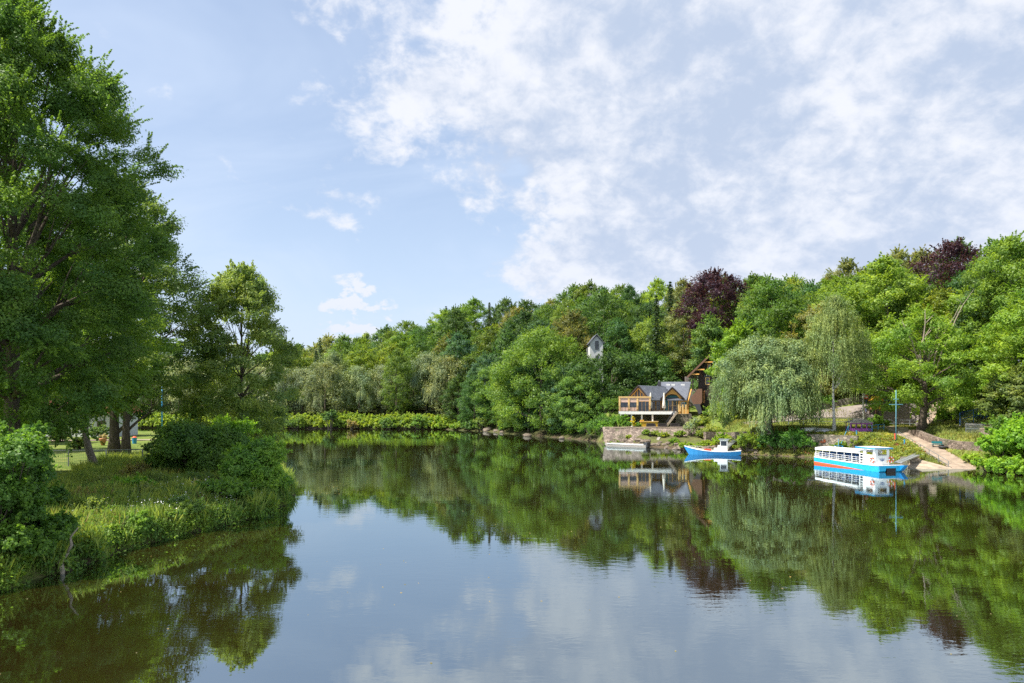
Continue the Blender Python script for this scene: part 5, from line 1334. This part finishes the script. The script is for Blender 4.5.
MB().prism([(5.05, 1.58, .70), (5.5, 1.58, .72), (6.2, 1.62, .78), (5.5, 1.62, .1)], (0, -.5, 0)).build('bow_flare', 'cyan_boat', bt)
MB().prism([(-5.5, -1.612, .25), (-5.5, -1.612, .0), (3.2, -1.612, .0), (-1, -1.612, .16)], (0, .05, 0)).build('stripe', 'red_orange', bt)
MB().box(5.49, 5.52, -.55, .55, .0, .42).build('tunnel_shade', 'shade_black', bt)  # dark sheet across the opening between the floats, shade painted as colour
dkm = MB(); 
for (xa, za), (xb, zb_) in zip(dk, dk[1:] + [(5.5, .70)]): dkm.prism([(xa, -1.63, za), (xb, -1.63, zb_), (xb, 1.63, zb_), (xa, 1.63, za)], (0, 0, .05))
dkm.build('deck', 'white', bt)
# cabin
cb = MB(); cx0, cx1, cy0, cy1, z0, z1 = 3.1, 4.9, -1.58, .25, .70, 2.62
def wall_x(m, y, a, b, oa, ob, oz0, oz1):
    m.box(a, oa, y - .03, y + .03, z0, z1); m.box(ob, b, y - .03, y + .03, z0, z1); m.box(oa, ob, y - .03, y + .03, z0, oz0); m.box(oa, ob, y - .03, y + .03, oz1, z1)
def wall_y(m, x, a, b, oa, ob, oz0, oz1):
    m.box(x - .03, x + .03, a, oa, z0, z1); m.box(x - .03, x + .03, ob, b, z0, z1); m.box(x - .03, x + .03, oa, ob, z0, oz0); m.box(x - .03, x + .03, oa, ob, oz1, z1)
wall_x(cb, cy0, cx0, cx1, cx0 + .45, cx1 - .3, 1.85, 2.45); wall_x(cb, cy1, cx0, cx1, cx0 + .4, cx1 - .3, 1.85, 2.45)
wall_y(cb, cx1, cy0 + .035, cy1 - .035, cy0 + .35, cy1 - .3, 1.80, 2.45); wall_y(cb, cx0, cy0 + .035, cy1 - .035, cy0 + .4, cy1 - .4, 1.7, 2.45)
cabin = cb.build('cabin', 'white', bt)
MB().box(cx0 - 1.0, cx1 + .25, cy0 - .25, cy1 + .25, z1, z1 + .04).build('cabin_roof', 'white', bt)
rfm = MB(); rfm.box(cx0 - 1.0, cx1 + .25, cy0 - .29, cy0 - .25, z1 - .10, z1 + .05); rfm.box(cx1 + .25, cx1 + .29, cy0 - .29, cy1 + .29, z1 - .10, z1 + .05); rfm.box(cx0 - 1.0, cx1 + .25, cy1 + .25, cy1 + .29, z1 - .10, z1 + .05)
rfm.build('roof_rim', 'blue_paint', bt)
em = MB(); em.beam((4.935, -.98, 1.45), (4.935, -.66, 1.15), .02, .06); em.beam((4.935, -.34, 1.45), (4.935, -.66, 1.15), .02, .06); em.beam((4.935, -.9, 1.25), (4.935, -.42, 1.25), .02, .05)
em.ring((4.94, -.66, 1.42), .1, .02, (1, 0, 0), 12, 5); em.build('bow_emblem', 'blue_seat', bt)
fl = MB().box(4.93, 4.95, -.08, .02, .98, 1.25).build('pennant', 'yellow', bt)
# awning and posts
aw = MB(); n = 9
secs = []
for i in range(n):
    t_ = i / (n - 1); x = -5.45 + t_ * 7.9; zc = 1.98 + .14 * t_; 
    secs.append([(x, 1.5 * math.cos(a), zc + .13 * math.sin(a)) for a in [math.pi * k / 8 for k in range(9)]])
vs = [p for s in secs for p in s]
aw.add(vs, [(i*9+k, i*9+k+1, (i+1)*9+k+1, (i+1)*9+k) for i in range(n-1) for k in range(8)])
for s in (-1, 1): aw.prism([(-5.45, s*1.5, 1.98), (2.45, s*1.5, 2.12), (2.45, s*1.5, 1.86), (-5.45, s*1.5, 1.74)], (0, -s*.03, 0))
aw.build('awning', 'awning', bt)
for i in range(7):
    x = -5.35 + i * 1.28
    for s in (-1, 1): MB().tube([(x, s*1.44, .75), (x, s*1.44, 2.05)], .03, 6).build('awning_post', 'white', bt)
for s in (-1, 1):
    rg = MB()
    for zq in (1.02, 1.25, 1.48): rg.tube([(-5.35, s*1.5, zq), (2.4, s*1.5, zq - .06)], .018, 6)
    for i in range(14): rg.tube([(-5.35 + i*.6, s*1.5, .74), (-5.35 + i*.6, s*1.5, 1.48)], .015, 5)
    rg.build('guard_rail', 'white', bt)
ld = MB()
for x in (2.45, 3.0): ld.box(x - .04, x + .04, -1.54, -1.46, .72, 1.95)
for zq in (1.0, 1.3, 1.6, 1.9): ld.box(2.45, 3.0, -1.53, -1.47, zq - .035, zq + .035)
ld.build('boarding_gate', 'white', bt)
for i in range(7):
    x = -4.6 + i * 1.05
    for s in (-1, 1):
        b_ = MB(); b_.box(x - .22, x + .2, min(s*.35, s*1.3), max(s*.35, s*1.3), 1.08, 1.16); b_.box(x - .26, x - .2, min(s*.35, s*1.3), max(s*.35, s*1.3), 1.16, 1.6); b_.box(x - .05, x + .05, s*.8 - .04, s*.8 + .04, .75, 1.08)
        b_.build('bench', 'blue_seat', bt)
MB().box(-5.5, -5.4, -1.5, 1.5, .76, 1.35).build('stern_panel', 'white', bt)
def lifebuoy(lab, c, axis):
    t = thing('lifebuoy', lab, 'lifebuoy', c, 0, 'orange and white lifebuoys on the passenger boat')
    ax = Vector(axis)
    MB().ring((0, 0, 0), .27, .075, ax).build('ring', 'red_orange', t, smooth=True)
    a_ = ax.orthogonal().normalized(); b_ = ax.cross(a_)
    for k in range(4):
        th = math.pi / 4 + k * math.pi / 2; d = a_ * math.cos(th) + b_ * math.sin(th); e_ = a_ * -math.sin(th) + b_ * math.cos(th)
        MB().tube([tuple(d * .27 - e_ * .07), tuple(d * .27 + e_ * .07)], .083, 8).build('band', 'white', t)
Mw = Matrix.Translation((40.9, 81.2, 0)) @ Matrix.Rotation(yaw, 4, 'Z'); Mr = Matrix.Rotation(yaw, 3, 'Z')
lifebuoy('orange lifebuoy on the sunlit side wall of the ferry cabin', Mw @ Vector((4.6, -1.70, 1.30)), tuple(Mr @ Vector((0, 1, 0))))
lifebuoy('orange lifebuoy at the shore side front corner of the ferry cabin', Mw @ Vector((5.02, .42, 1.35)), tuple(Mr @ Vector((1, 0, 0))))
# gangway of the ferry
g0 = Mw @ Vector((4.6, 1.7, .95)); g1 = Vector(at(916, 0, 83)); g1.z = 1.3
gg_ = thing('boarding_gangway', 'grey gangplank from the ferry bow to the slipway', 'gangway', tuple(g0)); d_ = g1 - g0
MB().beam((0, 0, 0), tuple(d_), .8, .12).build('plank', 'steel', gg_)
hr = MB(); hr.beam((0, 0, .25), tuple(d_ + Vector((0, 0, .25))), .05); hr.build('side_rail', 'steel', gg_)

# small blue work boat: bow to the left
bl = at(684.5, 0, 101.5); br = at(741, 0, 98.5); mid = ((bl[0] + br[0]) / 2, (bl[1] + br[1]) / 2); ya = math.atan2(br[1] - bl[1], br[0] - bl[0])
sb = thing('work_boat', 'small open blue boat with white wheelhouse moored below the rockery', 'boat', (*mid, 0), ya)
Ls = math.hypot(br[0] - bl[0], br[1] - bl[1]) / 2
def lens_secs(L, W, sheer0, sheer1, low, n=13, inset=0):
    out = []
    for i in range(n):
        s = i / (n - 1); w = W * (math.sin(math.pi * min(1, max(0, .02 + .96 * s)))**.55) - inset; w = max(w, .02)
        zt = low + sheer0 * (1 - s)**3 + sheer1 * s**4; x = (s - .5) * 2 * L
        out.append((x, w, zt, -.25 + (zt + .2) * (1 - min(1, 6 * s))**2 * .9 + (zt) * max(0, 6 * s - 5)**2 * .6))
    return out
ls = lens_secs(Ls, 1.05, .75, .22, .42)
hb = MB(); loft(hb, [[(x, -w, zt), (x, -w * .75, zb_), (x, w * .75, zb_), (x, w, zt)] for x, w, zt, zb_ in ls]); hb.build('hull', 'cyan_boat', sb)
gw2 = MB()
for s in (-1, 1): gw2.tube([(x, s * w, zt + .03) for x, w, zt, _ in ls], .045, 6)
gw2.build('gunwale', 'white', sb)
di = MB(); 
inn = [(x, w * .85, zt) for x, w, zt, _ in ls[1:-1]]
for (xa, wa, za), (xb, wb, zb_) in zip(inn, inn[1:]): di.prism([(xa, -wa, za - .02), (xb, -wb, zb_ - .02), (xb, wb, zb_ - .02), (xa, wa, za - .02)], (0, 0, .04))
di.build('deck', 'timber_pale', sb)
MB().box(-.2 - .9, 0.0 - .2, -.6, .5, .6, .80).build('engine_cover', 'red', sb)
wx = 1.1
wh = MB(); wh.box(wx - .3, wx + 1.05, -.62, .62, .55, 1.35); wh.box(wx + .05, wx + .13, -.62, -.54, 1.35, 2.25); wh.box(wx + .97, wx + 1.05, -.62, -.54, 1.35, 2.25); wh.box(wx + .05, wx + .13, .54, .62, 1.35, 2.25); wh.box(wx + .97, wx + 1.05, .54, .62, 1.35, 2.25)
wh.box(wx + .13, wx + .97, -.6, -.56, 2.05, 2.2); wh.box(wx + .07, wx + .11, -.54, .54, 1.35, 2.2)
wh.build('wheelhouse', 'white', sb); MB().box(wx - .15, wx + 1.25, -.75, .75, 2.25, 2.33).build('wheelhouse_roof', 'grey_paint', sb)
MB().box(wx + .13, wx + .97, -.585, -.565, 1.35, 2.05).build('window', 'glass', sb)
MB().box(wx - .85, wx - .3, -.5, .5, .55, .98).build('locker', 'white', sb)
lw = MB()
for x in (-3.6, -2.9, -2.2, -1.5): lw.tube([(x, .8, .7), (x, .8, 1.15)], .025, 5)
lw.tube([(-3.6, .8, 1.15), (-1.5, .8, 1.12)], .025, 5); lw.build('hand_rail', 'steel', sb)
g0 = Vector((mid[0] + 2.1, mid[1] + .8, .8)); gk = thing('gangway', 'grey gangway with rails rising from the small blue boat to shore', 'gangway', tuple(g0)); d_ = Vector((2.9, 4.2, 1.0))
MB().beam((0, 0, 0), tuple(d_), .7, .08).build('walkway', 'steel', gk); hr = MB()
for zq in (.45, .8): hr.beam((0, 0, zq), tuple(d_ + Vector((0, 0, zq))), .05)
hr.build('handrail', 'steel', gk)

# flat pontoon boat by the embankment
bl = at(606, 0, 119.4); br = at(650, 0, 114.6); mid = ((bl[0] + br[0]) / 2, (bl[1] + br[1]) / 2); ya = math.atan2(br[1] - bl[1], br[0] - bl[0]); Lp = math.hypot(br[0] - bl[0], br[1] - bl[1]) / 2
pb = thing('flat_boat', 'long flat pale punt moored under the stone embankment', 'boat', (*mid, 0), ya)
hb = MB(); loft(hb, [hullsec(-Lp, .5, .50, .2, .45), hullsec(-Lp + 1, .75, .42, -.2, .7), hullsec(Lp - 1.2, .8, .42, -.2, .75), hullsec(Lp - .4, .8, .5, -.1, .75)]); hb.build('hull', 'plank_grey', pb)
MB().box(-Lp + .8, Lp - 1.2, -.6, .6, .42, .5).build('deck', 'timber_brown', pb)
for s in (-1, 1): MB().box(-Lp + .6, Lp - .8, s * .78 - .04, s * .78 + .04, .42, .54).build('side_rail', 'white', pb)
MB().box(Lp - .9, Lp - .2, -.7, .7, .1, .85).build('motor_box', 'dark_metal', pb)
bd = thing('boarding_plank', 'slanting plank leaning from the shore to the flat punt', 'plank', (*at(655, 0, 117.5)[:2], .3)); MB().beam((0, 0, 0), (1.5, 3.6, 1.1), .5, .08).build('plank', 'plank_grey', bd)

# rocks along the waterline
def rock(x, y, r, seed, lab, z=None):
    rng_ = random.Random(seed); bm_v = []; n, m = 7, 9
    for i in range(n + 1):
        th = math.pi * i / n
        for k in range(m):
            ph = 2 * math.pi * k / m; q = r * (0.8 + .35 * rng_.random()); bm_v.append((q * 1.3 * math.sin(th) * math.cos(ph), q * math.sin(th) * math.sin(ph), q * .7 * math.cos(th)))
    fs = [(i*m+k, i*m+(k+1) % m, (i+1)*m+(k+1) % m, (i+1)*m+k) for i in range(n) for k in range(m)]
    o = MB().add(bm_v, fs).build('rock', 'rockface', None); o.location = (x, y, (g(x, y) if z is None else z) + r * .15); o.rotation_euler = (0, 0, rng_.random() * 6)
    return tag(o, lab, 'rock', 'rocks along the stony shore')
M['rockface'] = surf('rockface', (0.19, 0.15, 0.115), 0.9, .4, 2.5, bumps=.8, bd=.08)
rg_ = random.Random(17)
for i in range(70):
    t_ = i / 69; seg = t_ * 3; j = min(int(seg), 2); A_, B_ = [(19.5, 121.5), (24, 115.2), (29.6, 105.2), (36, 99.3)][j:j+2]; f_ = seg - j
    x = A_[0] + (B_[0] - A_[0]) * f_ + rg_.uniform(-.5, 2.2) * .9; y = A_[1] + (B_[1] - A_[1]) * f_ + rg_.uniform(-.2, 1.8)
    rock(x, y, rg_.uniform(.22, .6), i, 'brown rock on the stony shore between the punt and the willow')
for i, (px, py, r0) in enumerate(((488, 430.5, 2.4), (496, 431.3, 1.6), (502, 433, 1.1), (527, 436.5, 1.5), (562, 439, 1.0))):
    x, y, z = hit(px, py); rock(x, y + .2, r0 * .5, 100 + i, 'pale rock at the waterline under the overhanging trees left of the embankment', z=.1)

# ---- left bank small things
x, y = at(162, 0, 138)[:2]; z = g(x, y)
bp = thing('blue_pole', 'slim bright blue pole on the lawn seen beyond the oak', 'pole', (x, y, z)); MB().tube([(0, 0, -.3), (0, 0, 10)], [.16, .1], 10).build('shaft', 'blue_paint', bp, smooth=True); MB().tube([(0, 0, 10), (0, 0, 10.2)], [.14, .1], 10).build('cap', 'blue_seat', bp)
x, y = at(268, 0, 111)[:2]
jt = thing('jetty', 'small pale wooden jetty poking out behind the bushes at the bank tip', 'jetty', (x, y, 0)); MB().box(-3.5, 1.6, -1, 1.2, .45, .6).build('platform', 'plank_grey', jt)
for a in (-2.5, -.5, 1.3): MB().tube([(a, -.8, -1), (a, -.8, .5)], .1, 8).build('pile', 'timber_brown', jt)
x, y = at(72, 0, 118)[:2]; z = g(x, y)
wh_ = thing('white_house', 'low white house behind the park trees on the left', 'house', (x, y, z)); MB().box(-8, 7, 0, 8, -.5, 4.2).build('wall', 'render_wall', wh_)
MB().prism([(-8.6, -.6, 4.1), (-8.6, 8.6, 4.1), (-8.6, 4, 6.8)], (16.2, 0, 0)).build('roof', 'brick_roof', wh_)
for a in (-6, -2.4, 1.2, 4.4): window(wh_, a, a + 1.4, 1.3, 2.8, -.05, 'timber_brown', .1, 1)
x, y = at(103, 0, 96)[:2]; z = g(x, y)
pt = thing('planter', 'terracotta flared planter on the park lawn behind the fence', 'planter', (x, y, z)); MB().tube([(0, 0, 0), (0, 0, .9), (0, 0, 1.0)], [.22, .5, .5], 12).build('pot', 'terracotta', pt, smooth=True)
v, tt = lobed_mass(44, [(0, 0, 1.2)], [.45], .12, 1800); finish_leaves(v, np.random.RandomState(1), 'foliage', 'leaf', tt, pt, (.2, .2, .12))
x, y = at(134.5, 0, 100)[:2]; z = g(x, y)
pk_ = thing('litter_bin', 'blue litter bin with red lid on the park lawn', 'bin', (x, y, z)); MB().tube([(0, 0, 0), (0, 0, .9)], [.28, .34], 12).build('body', 'blue_paint', pk_); MB().tube([(0, 0, .9), (0, 0, 1.1)], [.36, .1], 12).build('lid', 'red_orange', pk_)
drape('park_path', [(-100, 103), (-74, 106), (-58, 109), (-46, 108)], 2.4, 'path', .05)
# dead stump at the water edge
x, y, z = -20.75, 31.7, .1
ds = thing('dead_stump', 'pale crooked dead branch stump leaning out of the bank into the water', 'stump', (x, y, z))
MB().tube([(-.3, .6, .9), (-.1, .25, .75), (-.25, 0, .35), (.05, -.25, .05), (.15, -.4, -.5)], [.10, .13, .15, .11, .07], 8).build('trunk', 'deadwood', ds, smooth=True)
MB().tube([(-.1, .25, .75), (.25, .1, 1.15), (.15, .15, 1.5), (.5, .2, 1.95)], [.09, .07, .05, .02], 6).build('branch', 'deadwood', ds, smooth=True)
MB().tube([(-.25, 0, .35), (-.8, -.2, .45), (-1.2, -.5, .1)], [.07, .05, .02], 6).build('branch', 'deadwood', ds, smooth=True)

# ================================================================== LIGHT, SKY, CAMERA
SUN_EL, SUN_DIR = 57.0, (-1.0, -0.33)          # the sun stands to the left
az_s = math.atan2(SUN_DIR[0], SUN_DIR[1])     # clockwise from +Y
el = R(SUN_EL)
sv = Vector((math.sin(az_s) * math.cos(el), math.cos(az_s) * math.cos(el), math.sin(el)))
sl_ = bpy.data.lights.new('sun', 'SUN'); sl_.energy = 5.0; sl_.angle = R(.6); sl_.color = (1, .95, .86)
so = bpy.data.objects.new('sun', sl_); C.objects.link(so); so.rotation_euler = sv.to_track_quat('Z', 'Y').to_euler()

wd = bpy.data.worlds.new('World'); bpy.context.scene.world = wd; wd.use_nodes = True
nt = wd.node_tree; N = nt.nodes; L = nt.links; N.clear()
outw = N.new('ShaderNodeOutputWorld'); bgn = N.new('ShaderNodeBackground'); bgn.inputs[1].default_value = 0.10
L.new(bgn.outputs[0], outw.inputs[0])
sky = N.new('ShaderNodeTexSky'); sky.sky_type = 'NISHITA'; sky.sun_disc = False; sky.sun_elevation = el; sky.sun_rotation = az_s
sky.air_density = 1.0; sky.dust_density = 1.2; sky.ozone_density = 1.5
class E:
    def __init__(s, o): s.o = o
    def _b(op):
        def f(a, b):
            n = N.new('ShaderNodeMath'); n.operation = op
            for i, v in enumerate((a, b)):
                if isinstance(v, E): L.new(v.o, n.inputs[i])
                else: n.inputs[i].default_value = v
            return E(n.outputs[0])
        return f
    __add__ = _b('ADD'); __sub__ = _b('SUBTRACT'); __mul__ = _b('MULTIPLY'); __truediv__ = _b('DIVIDE'); mx = _b('MAXIMUM'); mn = _b('MINIMUM')
def sst(x, a, b):
    n = N.new('ShaderNodeMapRange'); n.interpolation_type = 'SMOOTHSTEP'; L.new(x.o, n.inputs[0])
    n.inputs[1].default_value = a; n.inputs[2].default_value = b
    return E(n.outputs[0])
tc = N.new('ShaderNodeTexCoord'); sep = N.new('ShaderNodeSeparateXYZ'); L.new(tc.outputs['Generated'], sep.inputs[0])
dx, dy, dz = E(sep.outputs[0]), E(sep.outputs[1]), E(sep.outputs[2])
den = dz.mx(0.0) + 0.55
cmb = N.new('ShaderNodeCombineXYZ'); L.new((dx / den).o, cmb.inputs[0]); L.new((dy / den).o, cmb.inputs[1])
def wn(scale, det, rough=.55, dist=0, ms=None, off=(0, 0, 0)):
    mp = N.new('ShaderNodeMapping'); L.new(cmb.outputs[0], mp.inputs[0]); mp.inputs['Location'].default_value = off
    if ms: mp.inputs['Scale'].default_value = ms
    n = N.new('ShaderNodeTexNoise'); n.inputs['Scale'].default_value = scale; n.inputs['Detail'].default_value = det; n.inputs['Roughness'].default_value = rough; n.inputs['Distortion'].default_value = dist
    L.new(mp.outputs[0], n.inputs[0]); return E(n.outputs[0])
def spot(v, r0, r1):
    """1 inside an angular cap round direction v, 0 outside"""
    v = Vector(v).normalized(); n = N.new('ShaderNodeVectorMath'); n.operation = 'DOT_PRODUCT'; L.new(tc.outputs['Generated'], n.inputs[0]); n.inputs[1].default_value = v
    return sst(E(n.outputs['Value']), math.cos(r1), math.cos(r0))
def dirpx(px, py): return ((px - 512) / F, 1.0, (HY - py) / F)
nA = wn(2.9, 10, .60, .25, off=(3.1, 1.7, 0)); nB = wn(9.5, 8, .60, .2, off=(1.3, 5.2, 0)); nC = wn(1.2, 4, .5, off=(7, 2, 0))
nD = wn(24, 6, .6, .3, off=(4, 1, 0))
big = spot(dirpx(850, 40), .20, .61)
big2 = spot(dirpx(760, 210), .12, .44)
cov = (big * .86).mx(big2 * .70)
wisp = spot(dirpx(400, 15), .02, .24) * .36
puff = spot(dirpx(358, 312), .0, .066) * 1.05
puff2 = spot(dirpx(346, 214), .0, .05) * .06
puffc = puff * ((nB - .36) * 3.4 + (nD - .5) * 2.2)
cov = cov.mx(wisp).mx(puffc).mx(puff2)
back = sst(dy * -1.0, -0.1, .4) * .30
cov = cov.mx(back)
dens = (nA - .5) * 1.5 + (nB - .5) * 1.1 + (nD - .5) * .55 + cov
alpha = sst(dens, .18, .50)
shade = sst((wn(3.6, 9, .62, .15, off=(3.3, 1.9, .5)) - .5) * 1.3 + (nB - .5) * 1.3 + (nD - .5) * .8 + (dens * -.22) + puff * .3 + wisp * .6, -.40, .13)
veil = sst(wn(1.6, 5, .6, .6, ms=(1, 2.2, 1), off=(2, 9, 0)), .35, .75)
hor = sst(dz, .34, .0)
def rgb(c): n = N.new('ShaderNodeRGB'); n.outputs[0].default_value = (*c, 1); return n.outputs[0]
def mixc(f, a, b):
    n = N.new('ShaderNodeMix'); n.data_type = 'RGBA'
    if isinstance(f, E): L.new(f.o, n.inputs[0])
    else: n.inputs[0].default_value = f
    L.new(a, n.inputs[6]); L.new(b, n.inputs[7]); return n.outputs[2]
base = mixc(veil * .34 + hor * .30 + .41, sky.outputs[0], rgb((3.9, 4.6, 5.75)))
cloud = mixc(shade, rgb((3.0, 3.55, 4.55)), rgb((5.15, 5.28, 5.65)))
cloud = mixc(hor * .5, cloud, rgb((3.8, 4.25, 5.2)))
L.new(mixc(alpha * .94, base, cloud), bgn.inputs[0])

cam = bpy.data.cameras.new('camera'); co = bpy.data.objects.new('camera', cam); C.objects.link(co)
co.location = (0, 0, CH); co.rotation_euler = (R(90), 0, 0)
cam.sensor_width = 36; cam.lens = F / 1024 * 36; cam.shift_y = (HY - 341.5) / 1024; cam.clip_end = 3000; cam.clip_start = .5
sc = bpy.context.scene; sc.camera = co
sc.view_settings.view_transform = 'Standard'; sc.view_settings.look = 'None'; sc.view_settings.gamma = 1; sc.view_settings.exposure = 0.88
sc.view_settings.use_curve_mapping = False
sc.cycles.max_bounces = 6; sc.cycles.diffuse_bounces = 3; sc.cycles.glossy_bounces = 3; sc.cycles.transmission_bounces = 3; sc.cycles.transparent_max_bounces = 4
sc.cycles.use_denoising = False; sc.cycles.sample_clamp_indirect = 3.0
